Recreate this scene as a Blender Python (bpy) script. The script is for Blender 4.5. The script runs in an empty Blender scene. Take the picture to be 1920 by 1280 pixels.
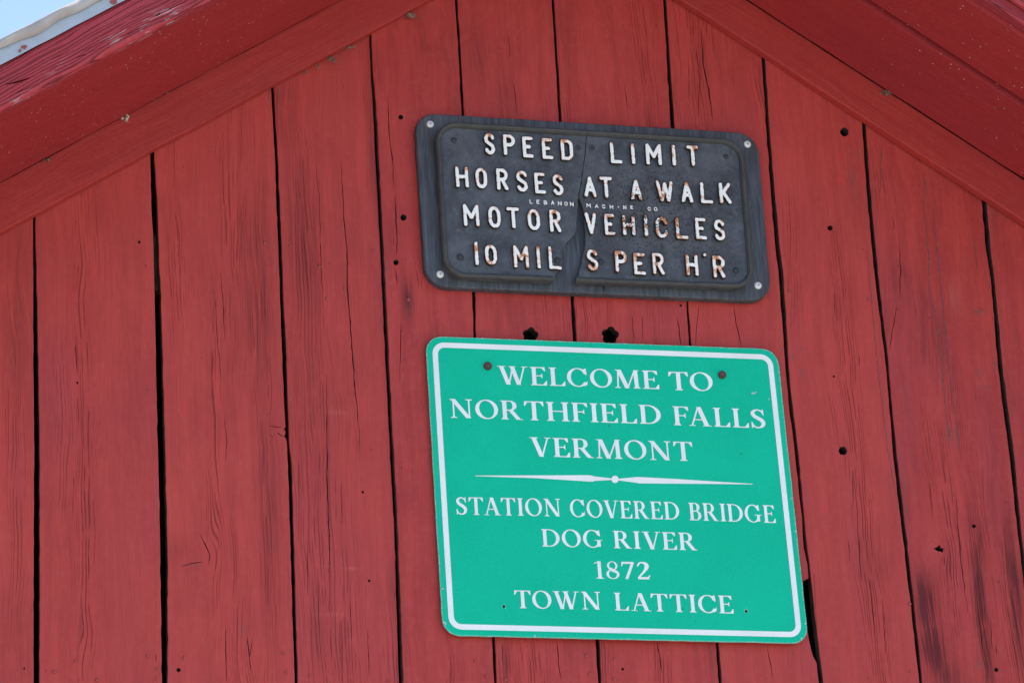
import bpy, math, random
import numpy as np
from mathutils import Vector, Matrix
from mathutils.geometry import tessellate_polygon
random.seed(7)
rng = np.random.default_rng(11)
scene = bpy.context.scene
col = scene.collection
R = math.radians

# ------------------------------------------------------------ camera, light
CAM = Vector((0.0, -7.8, 1.6))
YAW, PITCH, ROLL, FPX = 0.28275416, 0.37449463, -0.05989943, 7000.0
_f = Vector((math.sin(YAW)*math.cos(PITCH), math.cos(YAW)*math.cos(PITCH), math.sin(PITCH)))
_r0 = Vector((math.cos(YAW), -math.sin(YAW), 0))
_u0 = _r0.cross(_f)
CR = _r0*math.cos(ROLL) + _u0*math.sin(ROLL)
CU = -_r0*math.sin(ROLL) + _u0*math.cos(ROLL)
cd = bpy.data.cameras.new('camera')
cam = bpy.data.objects.new('camera', cd)
col.objects.link(cam)
cam.matrix_world = Matrix((
    (CR.x, CU.x, -_f.x, CAM.x), (CR.y, CU.y, -_f.y, CAM.y), (CR.z, CU.z, -_f.z, CAM.z), (0, 0, 0, 1)))
cd.sensor_width = 36
cd.lens = FPX*36/1920
cd.clip_start = 0.1
cd.clip_end = 2000
scene.camera = cam

SUN_EL, SUN_AZ = 52.0, 82.0      # high over the right-hand side, just behind the gable
world = bpy.data.worlds.new('World')
scene.world = world
world.use_nodes = True
wn = world.node_tree.nodes
wl = world.node_tree.links
sky = wn.new('ShaderNodeTexSky')
sky.sky_type = 'NISHITA'
sky.sun_disc = False
sky.sun_elevation = R(SUN_EL)
sky.sun_rotation = R(SUN_AZ)
wl.new(sky.outputs[0], wn['Background'].inputs[0])
wn['Background'].inputs[1].default_value = 0.078
sky.ozone_density = 1.5
sky.air_density = 0.9
sd = bpy.data.lights.new('sun', 'SUN')
sd.energy = 4.2
sd.angle = R(0.5)
sd.color = (1.0, 0.95, 0.88)
sun = bpy.data.objects.new('sun', sd)
col.objects.link(sun)
sv = Vector((math.sin(R(SUN_AZ))*math.cos(R(SUN_EL)), math.cos(R(SUN_AZ))*math.cos(R(SUN_EL)), math.sin(R(SUN_EL))))
sun.rotation_euler = sv.to_track_quat('Z', 'Y').to_euler()
sun.location = sv*30
scene.view_settings.view_transform = 'Standard'
scene.view_settings.look = 'None'
scene.view_settings.gamma = 1
scene.view_settings.use_curve_mapping = False
scene.view_settings.exposure = 2.05
scene.cycles.max_bounces = 8
scene.cycles.diffuse_bounces = 4

# ------------------------------------------------------------ measuring
def at(px, py, y=0.0):
    """point of the upright plane at depth y that was measured at (px,py)"""
    d = CR*((px-960)/FPX) + CU*(-(py-640)/FPX) + _f
    t = (y-CAM.y)/d.y
    return CAM.x+d.x*t, CAM.z+d.z*t
def atl(pts, y=0.0):
    return [at(p[0], p[1], y) for p in pts]

# ------------------------------------------------------------ objects
def tag(o, label=None, cat=None, group=None, kind=None):
    if label: o['label'] = label
    if cat: o['category'] = cat
    if group: o['group'] = group
    if kind: o['kind'] = kind
    return o
def empty(name, loc):
    o = bpy.data.objects.new(name, None)
    o.location = loc
    o.empty_display_size = 0.1
    col.objects.link(o)
    return o
WORLDLOC = {}
def link(name, me, mats, parent=None, origin=(0, 0, 0)):
    o = bpy.data.objects.new(name, me)
    for m in (mats if isinstance(mats, (list, tuple)) else [mats]):
        me.materials.append(m)
    col.objects.link(o)
    pl = WORLDLOC.get(parent.name, Vector((0, 0, 0))) if parent else Vector((0, 0, 0))
    WORLDLOC[o.name] = Vector(origin)
    o.location = Vector(origin)-pl
    if parent:
        o.parent = parent
    return o

class MB:
    """collects verts/faces in world space"""
    def __init__(s):
        s.v, s.f, s.m, s.g, s.e = [], [], [], [], []
    def quadface(s, *idx, m=0):
        s.f.append(idx); s.m.append(m)
    def add(s, co, g=None, e=0.0):
        s.v.append(tuple(co)); s.g.append(tuple(g) if g else tuple(co)); s.e.append(e)
        return len(s.v)-1
    def build(s, name, mats, parent=None, origin=None, smooth=False):
        a = np.array(s.v, dtype=float)
        if origin is None:
            mn, mx = a.min(0), a.max(0)
            origin = ((mn[0]+mx[0])/2, mx[1], mn[2])
        me = bpy.data.meshes.new(name)
        me.from_pydata([tuple(p) for p in (a-np.array(origin))], [], s.f)
        me.polygons.foreach_set('material_index', s.m)
        ga = me.attributes.new('grain', 'FLOAT_VECTOR', 'POINT')
        ga.data.foreach_set('vector', np.array(s.g, dtype=np.float32).ravel())
        ea = me.attributes.new('edge', 'FLOAT', 'POINT')
        ea.data.foreach_set('value', np.array(s.e, dtype=np.float32))
        if smooth:
            me.polygons.foreach_set('use_smooth', [True]*len(me.polygons))
        me.update()
        return link(name, me, mats, parent, origin)

def area(l):
    return 0.5*sum(l[i][0]*l[(i+1) % len(l)][1]-l[(i+1) % len(l)][0]*l[i][1] for i in range(len(l)))
def inset(l, b):
    """move a loop inwards by b (loop must be CCW; CW loops grow outwards)"""
    n = len(l); out = []
    for i in range(n):
        p0, p1, p2 = l[i-1], l[i], l[(i+1) % n]
        d1 = (p1[0]-p0[0], p1[1]-p0[1]); d2 = (p2[0]-p1[0], p2[1]-p1[1])
        l1 = math.hypot(*d1) or 1e-9; l2 = math.hypot(*d2) or 1e-9
        n1 = (-d1[1]/l1, d1[0]/l1); n2 = (-d2[1]/l2, d2[0]/l2)
        nx, ny = n1[0]+n2[0], n1[1]+n2[1]
        k = nx*nx+ny*ny
        if k < 0.3: nx, ny, k = n1[0], n1[1], 1.0; s = b
        else: s = 2*b/k
        out.append((p1[0]+nx*s, p1[1]+ny*s))
    return out
def prism(mb, outer, holes=(), yf=0.0, thick=0.02, bev=0.0, hbev=0.0, gfun=None, mfront=0, mside=0, back=True, ring=0.0, yoff=None):
    """slab in the XZ plane: front face at y=yf looking to -Y, with chamfered rims and real holes.
    yoff(x,z): lets the face bow out of plane"""
    gf = gfun or (lambda x, y, z: (x, y, z))
    yo = yoff or (lambda x, z: 0.0)
    loops = [list(outer) if area(outer) > 0 else list(outer)[::-1]]
    for h in holes:
        loops.append(list(h) if area(h) < 0 else list(h)[::-1])
    prevs = []
    front = []
    for k, l in enumerate(loops):
        b = bev if k == 0 else hbev
        def lay(loop, y, e=1.0):
            return [mb.add((x, y+yo(x, z), z), gf(x, y, z), e) for x, z in loop]
        rows = []
        if back:
            rows.append(lay(l, yf+thick))
        if b > 0:
            rows.append(lay(l, yf+b))
            rows.append(lay(inset(l, b*0.3), yf+b*0.3))
            fl = inset(l, b)
            rows.append(lay(fl, yf))
        else:
            rows.append(lay(l, yf)); fl = l
        n = len(l)
        nr = len(rows)
        for r in range(nr-1):
            A, B = rows[r], rows[r+1]
            mm = mside if r == 0 else mfront
            for i in range(n):
                j = (i+1) % n
                mb.quadface(A[i], A[j], B[j], B[i], m=mm)
        if ring > 0:
            fl2 = inset(fl, ring)
            rr = lay(fl2, yf-0.0003, 0.0)
            A = rows[-1]
            for i in range(n):
                j = (i+1) % n
                mb.quadface(A[i], A[j], rr[j], rr[i], m=mfront)
            front.append((fl2, rr))
        else:
            front.append((fl, rows[-1]))
        prevs.append(rows[0])
    tris = tessellate_polygon([[Vector((x, z, 0)) for x, z in fl] for fl, _ in front])
    idx = [i for _, ids in front for i in ids]
    co = [p for fl, _ in front for p in fl]
    bidx = [i for ids in prevs for i in ids]
    for t in tris:
        a, b_, c = t
        ar = (co[b_][0]-co[a][0])*(co[c][1]-co[a][1])-(co[c][0]-co[a][0])*(co[b_][1]-co[a][1])
        if abs(ar) < 1e-12: continue
        if ar < 0: b_, c = c, b_
        mb.quadface(idx[a], idx[b_], idx[c], m=mfront)
        if back:
            mb.quadface(bidx[a], bidx[c], bidx[b_], m=mside)
def slab(name, outer, parent, mats, holes=(), **kw):
    mb = MB(); prism(mb, outer, holes, **kw)
    return mb.build(name, mats, parent)
def box(mb, x0, x1, y0, y1, z0, z1, m=0):
    i = [mb.add(p) for p in ((x0,y0,z0),(x1,y0,z0),(x1,y1,z0),(x0,y1,z0),(x0,y0,z1),(x1,y0,z1),(x1,y1,z1),(x0,y1,z1))]
    for q in ((0,3,2,1),(4,5,6,7),(0,1,5,4),(1,2,6,5),(2,3,7,6),(3,0,4,7)):
        mb.quadface(*[i[k] for k in q], m=m)

# ------------------------------------------------------------ materials
class NT:
    def __init__(s, name):
        s.mat = bpy.data.materials.new(name); s.mat.use_nodes = True
        s.t = s.mat.node_tree; s.n = s.t.nodes; s.l = s.t.links
        s.b = s.n['Principled BSDF']
    def node(s, typ, ins=None, **kw):
        nd = s.n.new(typ)
        for k, v in kw.items(): setattr(nd, k, v)
        for k, v in (ins or {}).items(): s.put(nd.inputs[k], v)
        return nd
    def put(s, sock, v):
        if hasattr(v, 'is_output') or isinstance(v, bpy.types.NodeSocket): s.l.new(v, sock)
        else: sock.default_value = v
    def m(s, op, a, b=None, c=None, clamp=False):
        nd = s.node('ShaderNodeMath', operation=op, use_clamp=clamp)
        for i, v in enumerate((a, b, c)):
            if v is not None: s.put(nd.inputs[i], v)
        return nd.outputs[0]
    def sm(s, x, lo, hi):     # smoothstep lo..hi
        nd = s.node('ShaderNodeMapRange', {0: x, 1: lo, 2: hi, 3: 0.0, 4: 1.0}, interpolation_type='SMOOTHSTEP')
        return nd.outputs[0]
    def comb(s, x, y, z):
        return s.node('ShaderNodeCombineXYZ', {0: x, 1: y, 2: z}).outputs[0]
    def sep(s, v):
        nd = s.node('ShaderNodeSeparateXYZ', {0: v}); return nd.outputs
    def noise(s, v, scale, detail=4.0, rough=0.55, dist=0.0):
        return s.node('ShaderNodeTexNoise', {'Vector': v, 'Scale': scale, 'Detail': detail, 'Roughness': rough, 'Distortion': dist}).outputs[0]
    def mix(s, f, a, b):
        nd = s.node('ShaderNodeMix', data_type='RGBA')
        s.put(nd.inputs[0], f)
        s.put(nd.inputs[6], (*a, 1) if isinstance(a, tuple) else a)
        s.put(nd.inputs[7], (*b, 1) if isinstance(b, tuple) else b)
        return nd.outputs[2]
    def bump(s, h, dist, strength=1.0, normal=None):
        nd = s.node('ShaderNodeBump', {'Height': h, 'Distance': dist, 'Strength': strength})
        if normal is not None: s.put(nd.inputs['Normal'], normal)
        return nd.outputs[0]
    def out(s, color=None, rough=None, metal=None, normal=None, spec=None):
        for k, v in (('Base Color', color), ('Roughness', rough), ('Metallic', metal), ('Normal', normal), ('Specular IOR Level', spec)):
            if v is not None: s.put(s.b.inputs[k], (*v, 1) if isinstance(v, tuple) else v)
        return s.mat

# knots (photo px, strength, across, along) and bands where the grain is opened up
KNOTS = [(148, 1183, .9, .022, .05), (190, 842, .8, .018, .03), (392, 1041, 1.0, .024, .05), (405, 990, .9, .018, .05),
         (524, 802, 1.0, .02, .04), (480, 1219, .8, .02, .04), (1752, 1029, 1.0, .026, .03), (1838, 1252, .8, .02, .04),
         (1560, 650, .8, .016, .03), (250, 605, .7, .015, .03)]
CLUST = [(150, 560, .012, .20, 1.0), (158, 760, .012, .22, 1.1), (162, 960, .014, .26, 1.4), (160, 1210, .014, .14, 1.4), (30, 900, .02, .3, .6),
         (400, 760, .008, .3, 1.0), (402, 1000, .014, .16, 1.2), (440, 1130, .012, .16, 1.0), (480, 560, .02, .22, .9), (500, 950, .014, .3, .7),
         (570, 470, .02, .26, .9), (600, 1000, .05, .5, .7), (640, 1200, .04, .25, .8), (860, 330, .012, .1, .6), (740, 1250, .03, .1, .6),
         (1000, 1250, .03, .1, .9), (1240, 1250, .02, .1, .8), (1100, 590, .06, .05, .7), (1590, 680, .02, .28, 1.0), (1620, 1020, .022, .35, 1.3), (1650, 1230, .02, .2, 1.3),
         (1780, 960, .014, .16, 1.2), (1785, 1090, .018, .1, 1.3), (1840, 1150, .016, .22, 1.3), (1900, 1180, .02, .25, 1.0), (1740, 860, .01, .1, .9), (960, 350, .02, .1, .4)]
WEAR = [(110, 760, .05, .14, .9, 0), (485, 560, .04, .24, 1.2, 1), (572, 460, .045, .2, 1.25, 1), (505, 980, .028, .34, 1.0, 1), (600, 760, .07, .3, .55, 1), (495, 400, .02, .12, .8, 1), (530, 180, .04, .04, .8, 1), (1050, 60, .03, .1, .5, 1), (700, 300, .014, .2, .9, 1), (765, 560, .014, .05, 1.3, 1),
        (560, 720, .05, .12, .5, 1), (900, 110, .03, .1, .7, 1), (945, 170, .02, .1, .6, 1), (1738, 1130, .028, .07, 2.4, 1), (1752, 1215, .030, .07, 2.4, 1), (1842, 1150, .013, .2, 2.0, 1), (1905, 1120, .018, .18, 1.8, 1), (1838, 1020, .012, .06, 1.4, 1),
        (1700, 760, .022, .12, .9, 0), (540, 230, .03, .08, .7, 1), (1770, 1262, .05, .05, 1.2, 1), (35, 560, .04, .3, .8, 1), (30, 870, .014, .1, .9, 0), (100, 700, .05, .12, .9, 0),
        (600, 1180, .03, .12, .6, 1), (330, 1030, .03, .03, .8, 1), (1330, 1230, .02, .08, .7, 1), (950, 1240, .01, .06, .9, 1), (1690, 900, .03, .12, .9, 0), (1600, 1000, .02, .3, .5, 0), (1860, 900, .03, .3, .6, 0)]

# short lap marks (0) and grey dirt (1): photo px, across, along, strength, kind
SPOTS = [(632,772,.028,.006,.6,0),(618,1150,.034,.006,.6,0),(655,1064,.020,.004,.6,0),(612,1060,.012,.004,.4,0),(1790,560,.02,.05,.4,0),(1640,345,.02,.01,.3,0),
         (1600,340,.010,.045,.9,1),(1604,288,.014,.016,.7,1),(1487,668,.006,.012,1.0,1),(1505,700,.008,.016,.9,1),(1503,655,.010,.006,.8,1),(1835,583,.016,.010,.8,1),(1866,683,.008,.010,1.0,1),(1838,697,.012,.008,.8,1),(1852,725,.012,.006,.8,1),
         (1628,375,.006,.02,.8,1),(1835,1243,.010,.010,1.0,1),(1735,345,.006,.03,.8,1),(765,575,.010,.018,.9,1),(722,510,.006,.03,.7,1),(1780,812,.008,.03,1.0,1),(1796,820,.006,.03,1.0,1),(362,1058,.022,.006,.7,1),(545,1218,.006,.006,.8,1),(455,1180,.014,.014,.5,1)]
def red_paint(name, planks=True, tone=(.465, .049, .043), weather=0.0, dust=False):
    t = NT(name)
    g = t.node('ShaderNodeAttribute', attribute_name='grain').outputs['Vector']
    rnd = t.node('ShaderNodeObjectInfo').outputs['Random']
    gx, gy, gz = t.sep(g)
    u = gx
    def gauss(px, py, sx, sz):
        X, Z = at(px, py)
        dx = t.m('MULTIPLY', t.m('SUBTRACT', gx, X), 1/sx)
        dz = t.m('MULTIPLY', t.m('SUBTRACT', gz, Z), 1/sz)
        e = t.m('POWER', 2.71828, t.m('MULTIPLY', t.m('ADD', t.m('MULTIPLY', dx, dx), t.m('MULTIPLY', dz, dz)), -1.0))
        return dx, e
    if planks:
        for px, py, A, sx, sz in KNOTS:
            dx, e = gauss(px, py, sx, sz)
            u = t.m('SUBTRACT', u, t.m('MULTIPLY', t.m('MULTIPLY', dx, e), A*sx))
    seed = t.m('MULTIPLY', rnd, 57.0)
    wob = t.noise(t.comb(t.m('MULTIPLY', gx, 5.0), seed, t.m('MULTIPLY', gz, 2.6)), 1.0, 2.0)
    u = t.m('ADD', u, t.m('MULTIPLY', wob, 0.05))
    def cc(kz, sx=1.0, off=0.0):
        return t.comb(t.m('MULTIPLY', u, sx), t.m('ADD', t.m('MULTIPLY', gy, 0.3), t.m('ADD', seed, off)), t.m('MULTIPLY', gz, kz))
    fine = t.noise(cc(.03), 420.0, 3.0, .6)
    med = t.noise(cc(.035, off=3), 120.0, 4.0, .6)
    streak = t.noise(cc(.07, off=9), 38.0, 4.0, .6)
    blotch = t.noise(cc(.45, off=17), 7.0, 4.0, .6)
    haze = t.noise(cc(.5, off=31), 3.2, 3.0, .5)
    mott = t.noise(cc(1.0, off=41), 60.0, 4.0, .65)
    # opened grain
    clus = t.sm(t.noise(cc(.12, off=51), 14.0, 2.0), .56, .74)
    clus = t.m('MULTIPLY', clus, (.6 if planks else .12) if not weather else 1.0)
    if weather: clus = t.m('MAXIMUM', clus, .75)
    wear = t.m('MULTIPLY', t.sm(blotch, .50, .72), .5 if planks else .12)
    cool = t.m('MULTIPLY', t.sm(haze, .5, .72), .5)
    if planks:
        for px, py, sx, sz, a in CLUST:
            _, e = gauss(px, py, sx, sz)
            clus = t.m('MAXIMUM', clus, t.m('MULTIPLY', e, a))
        for px, py, sx, sz, a, k in WEAR:
            _, e = gauss(px, py, sx, sz)
            e = t.m('MULTIPLY', e, a)
            if k: wear = t.m('MAXIMUM', wear, e)
            else: cool = t.m('MAXIMUM', cool, e)
    ring = t.m('ADD', t.m('MULTIPLY', u, 128.0), t.m('MULTIPLY', t.noise(cc(.04, off=61), 22.0, 3.0, .6), 6.0))
    ph = t.m('ABSOLUTE', t.m('SUBTRACT', t.m('FRACT', ring), .5))
    brk = t.sm(t.noise(cc(.10, off=65), 90.0, 2.0, .6), *((.41, .57) if not weather else (.28, .42)))
    ln = t.m('MULTIPLY', t.m('SUBTRACT', 1.0, t.sm(ph, .05, .18)), t.m('MULTIPLY', brk, t.m('ADD', .07 if planks else .0, clus), clamp=True))
    flk = t.m('MULTIPLY', t.sm(t.noise(cc(.12, off=71), 330.0, 1.0), .80, .84), t.sm(t.noise(cc(.4, off=75), 9.0, 2.0), .56, .7))
    # colour
    k_ = 1.0 if planks else .45
    c = t.mix(t.m('MULTIPLY', t.sm(streak, .36, .64), k_), tone, (tone[0]*.84, tone[1]*.78, tone[2]*.82))
    c = t.mix(t.m('MULTIPLY', t.sm(fine, .5, .66), .22 if not weather else .4), c, (tone[0]*.62, tone[1]*.5, tone[2]*.55))
    c = t.mix(t.m('MULTIPLY', t.sm(t.noise(cc(.7, off=101), 11.0, 4.0, .6), .42, .7), .38 if planks else .15), c, (tone[0]*.72, tone[1]*.60, tone[2]*.66))
    c = t.mix(t.m('MULTIPLY', t.sm(mott, .45, .75), .28), c, (tone[0]*1.12, tone[1]*1.9, tone[2]*1.8))
    c = t.mix(t.m('MULTIPLY', cool, .45), c, (tone[0]*.66, tone[1]*.95, tone[2]*1.45))
    if planks:
        lap = grey = 0.0
        for px, py, sx, sz, a, kk in SPOTS:
            _, e = gauss(px, py, sx, sz)
            e = t.m('MULTIPLY', e, a)
            if kk == 0: lap = t.m('MAXIMUM', lap, e)
            else: grey = t.m('MAXIMUM', grey, e)
        c = t.mix(t.m('MULTIPLY', lap, t.sm(med, .35, .6)), c, (.56, .13, .11))
        gm = t.sm(t.noise(t.comb(t.m('MULTIPLY', gx, 1.6), gy, gz), 90.0, 4.0, .6), .38, .60)
        c = t.mix(t.m('MULTIPLY', grey, gm), c, (.17, .060, .058))
        vs = t.node('ShaderNodeTexVoronoi', {'Vector': t.comb(gx, gy, t.m('MULTIPLY', gz, .6)), 'Scale': 26.0})
        spk = t.m('MULTIPLY', t.m('SUBTRACT', 1.0, t.sm(vs.outputs['Distance'], .03, .07)), t.sm(t.sep(vs.outputs['Color'])[1], .80, .84))
        c = t.mix(t.m('MULTIPLY', spk, .8), c, (.09, .02, .02))
    wm = t.m('MULTIPLY', wear, t.sm(t.m('ADD', t.m('MULTIPLY', med, .65), t.m('MULTIPLY', fine, .35)), .33, .60))
    c = t.mix(t.m('MULTIPLY', wm, .82, clamp=True), c, (.125, .020, .024))
    c = t.mix(t.m('MULTIPLY', ln, .60 if planks else .7, clamp=True), c, (.085, .010, .011))
    c = t.mix(t.m('MULTIPLY', flk, .5), c, (.75, .38, .32))
    if dust:
        vd = t.node('ShaderNodeTexVoronoi', {'Vector': g, 'Scale': 60.0})
        sp = t.m('MULTIPLY', t.m('SUBTRACT', 1.0, t.sm(vd.outputs['Distance'], .07, .13)), t.sm(t.sep(vd.outputs['Color'])[0], .45, .50))
        sp = t.m('MULTIPLY', sp, t.sm(t.noise(cc(1.0, off=91), 4.0, 2.0), .40, .56))
        c = t.mix(t.m('MULTIPLY', sp, .9), c, (.75, .55, .48))
    if weather:
        wf = t.m('MULTIPLY', t.sm(t.noise(cc(.07, off=81), 260.0, 2.0), .57, .64), t.sm(t.noise(cc(.5, off=85), 9.0, 3.0), .44, .58))
        a0 = fascia_low
        wf = t.m('MULTIPLY', wf, t.m('SUBTRACT', 1.0, t.sm(gx, a0+.022, a0+.048)))
        c = t.mix(t.m('MULTIPLY', wf, .7*weather), c, (.62, .50, .50))
    h = t.m('ADD', t.m('MULTIPLY', med, .35), t.m('MULTIPLY', fine, .22))
    h = t.m('ADD', h, t.m('MULTIPLY', streak, .55))
    h = t.m('SUBTRACT', h, t.m('MULTIPLY', ln, 1.3))
    c = t.mix(t.m('MULTIPLY', rnd, .26), c, (.60, .075, .06)) if planks else c
    h = t.m('ADD', h, t.m('MULTIPLY', mott, .12))
    nrm = t.bump(h, .0035 if not weather else .007, .8)
    rough = t.m('ADD', .46, t.m('MULTIPLY', t.m('ADD', wear, fine), .18))
    return t.out(c, rough, 0.0, nrm, .28)

M = {}
NS = math.hypot(1, .645)
_v = [at(*p, -.072*7.8) for p in [(0, 207), (200, 103), (400, 0)]]
fascia_low = sum(z-.645*x for x, z in _v)/3/NS-.072*7.8*.97+33      # lower edge of the left fascia in grain coordinates
M['plank'] = red_paint('red_plank_paint')
M['rake'] = red_paint('red_rake_paint', False, (.39, .038, .034))
M['soffit'] = red_paint('red_soffit_paint', False, (.35, .030, .034), dust=True)
M['fascia'] = red_paint('red_weathered_fascia_paint', False, (.42, .042, .055), 1.0)

def simple(name, color, rough=.6, metal=0.0, var=.25, scale=60, bump=.0008, spec=.5):
    t = NT(name)
    p = t.node('ShaderNodeNewGeometry').outputs['Position']
    n = t.noise(p, scale, 5.0, .6)
    c = t.mix(t.sm(n, .3, .7), tuple(x*(1-var) for x in color), tuple(min(1, x*(1+var)) for x in color))
    return t.out(c, rough, metal, t.bump(n, bump), spec)
M['dark_wood'] = simple('dark_old_timber', (.055, .042, .034), .9, var=.35, scale=30, spec=.2)
M['nail'] = simple('painted_nail', (.33, .06, .052), .5, var=.3, scale=400)
M['stain'] = simple('dark_sap_stain', (.15, .045, .045), .6, var=.4, scale=120)
M['web'] = simple('dusty_web', (.17, .12, .09), .9, var=.5, scale=300)
M['cocoon'] = simple('pale_cocoon', (.55, .45, .38), .9, var=.3, scale=300)
M['silver'] = simple('dull_zinc', (.72, .72, .73), .5, .35, var=.12, scale=500, bump=.0003)
M['rust_screw'] = simple('rusty_bolt', (.085, .045, .035), .7, .2, var=.5, scale=500)
M['iron_screw'] = simple('black_screw', (.03, .032, .036), .5, .1, var=.5, scale=500)
M['slot'] = simple('dark_slot', (.10, .07, .07), .7, .0, var=.5, scale=500)
M['drip'] = simple('galvanised_drip_edge', (.40, .44, .50), .5, .2, var=.06, scale=25)
M['roofing'] = simple('rolled_roofing', (.38, .355, .35), .6, .0, var=.16, scale=12, bump=.001)
M['gravel'] = simple('gravel_road', (.24, .225, .205), .95, var=.3, scale=8, bump=.01)
M['grass'] = simple('grass_ground', (.075, .085, .045), .95, var=.4, scale=3, bump=.02)

def green_sheet():
    t = NT('green_reflective_sheeting')
    co = t.node('ShaderNodeTexCoord').outputs['Object']
    e = t.node('ShaderNodeAttribute', attribute_name='edge').outputs['Fac']
    vor = t.node('ShaderNodeTexVoronoi', {'Vector': co, 'Scale': 210.0}).outputs['Distance']
    n = t.noise(co, 6.0, 4.0)
    n2 = t.noise(co, 330.0, 2.0)
    c = t.mix(t.sm(n, .3, .7), (.001, .46, .275), (.002, .50, .30))
    c = t.mix(t.m('MULTIPLY', t.sm(vor, .25, .6), .22), c, (.006, .60, .42))
    c = t.mix(t.m('MULTIPLY', t.sm(t.noise(co, 70.0, 1.0), .80, .82), .7), c, (.02, .15, .10))
    chip = t.m('MULTIPLY', t.sm(e, .35, .9), t.sm(n2, .50, .60))
    c = t.mix(chip, c, (.55, .56, .55))
    return t.out(c, .45, 0.0, t.bump(vor, .00025, .5), .12)
M['green'] = green_sheet()
M['alum'] = simple('aluminium_edge', (.55, .56, .55), .45, .5)
def white_sheet():
    t = NT('white_reflective_lettering')
    co = t.node('ShaderNodeNewGeometry').outputs['Position']
    vor = t.node('ShaderNodeTexVoronoi', {'Vector': co, 'Scale': 210.0}).outputs['Distance']
    n = t.noise(co, 9.0, 4.0)
    c = t.mix(t.sm(n, .3, .7), (.80, .82, .81), (.88, .89, .88))
    c = t.mix(t.m('MULTIPLY', t.sm(vor, .3, .6), .10), c, (.62, .66, .66))
    return t.out(c, .38, 0.0, None, .5)
M['white'] = white_sheet()

def iron():
    t = NT('black_painted_cast_iron')
    p = t.node('ShaderNodeNewGeometry').outputs['Position']
    n1 = t.noise(p, 14.0, 5.0, .65)
    n2 = t.noise(p, 70.0, 4.0, .7)
    n3 = t.noise(p, 420.0, 3.0, .6)
    c = t.mix(t.sm(n1, .3, .7), (.036, .040, .049), (.088, .095, .114))
    c = t.mix(t.m('MULTIPLY', t.sm(n2, .5, .75), .5), c, (.15, .16, .18))
    X, Z = at(1235, 400, -.06)
    x, y, z = t.sep(p)
    dx = t.m('MULTIPLY', t.m('SUBTRACT', x, X), 1/.16); dz = t.m('MULTIPLY', t.m('SUBTRACT', z, Z), 1/.11)
    worn = t.m('POWER', 2.718, t.m('MULTIPLY', t.m('ADD', t.m('MULTIPLY', dx, dx), t.m('MULTIPLY', dz, dz)), -1.0))
    pit = t.m('MULTIPLY', t.sm(t.noise(p, 260.0, 2.0), .60, .66), t.m('ADD', .25, worn))
    c = t.mix(t.m('MULTIPLY', worn, t.m('MULTIPLY', t.sm(n2, .35, .6), .45)), c, (.075, .068, .062))
    c = t.mix(t.m('MULTIPLY', pit, .9, clamp=True), c, (.015, .014, .014))
    h = t.m('SUBTRACT', t.m('ADD', t.m('MULTIPLY', n2, .5), t.m('MULTIPLY', n3, .2)), t.m('MULTIPLY', pit, .8))
    return t.out(c, t.m('ADD', .36, t.m('MULTIPLY', n2, .3)), 0.0, t.bump(h, .0022, .8), .5)
M['iron'] = iron()
def rimm():
    t = NT('mossy_iron_rim')
    p = t.node('ShaderNodeNewGeometry').outputs['Position']
    n1 = t.noise(p, 30.0, 5.0, .65); n2 = t.noise(p, 160.0, 4.0, .7)
    c = t.mix(t.sm(n1, .35, .65), (.048, .051, .056), (.066, .067, .064))
    c = t.mix(t.m('MULTIPLY', t.sm(n2, .62, .72), .55), c, (.16, .16, .14))
    return t.out(c, .6, 0.0, t.bump(n2, .002, .8), .4)
M['rim'] = rimm()
def bwood():
    t = NT('black_stained_backing_wood')
    p = t.node('ShaderNodeNewGeometry').outputs['Position']
    x, y, z = t.sep(p)
    v = t.comb(x, y, t.m('MULTIPLY', z, .07))
    n1 = t.noise(v, 160.0, 4.0, .6); n2 = t.noise(v, 45.0, 4.0, .6); n3 = t.noise(p, 9.0, 3.0)
    c = t.mix(t.sm(t.m('ADD', t.m('MULTIPLY', n1, .6), t.m('MULTIPLY', n2, .4)), .36, .66), (.034, .038, .048), (.092, .105, .130))
    c = t.mix(t.m('MULTIPLY', t.sm(n3, .45, .7), .5), c, (.05, .054, .062))
    return t.out(c, .55, 0.0, t.bump(n1, .003, .8), .4)
M['bwood'] = bwood()
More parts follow.
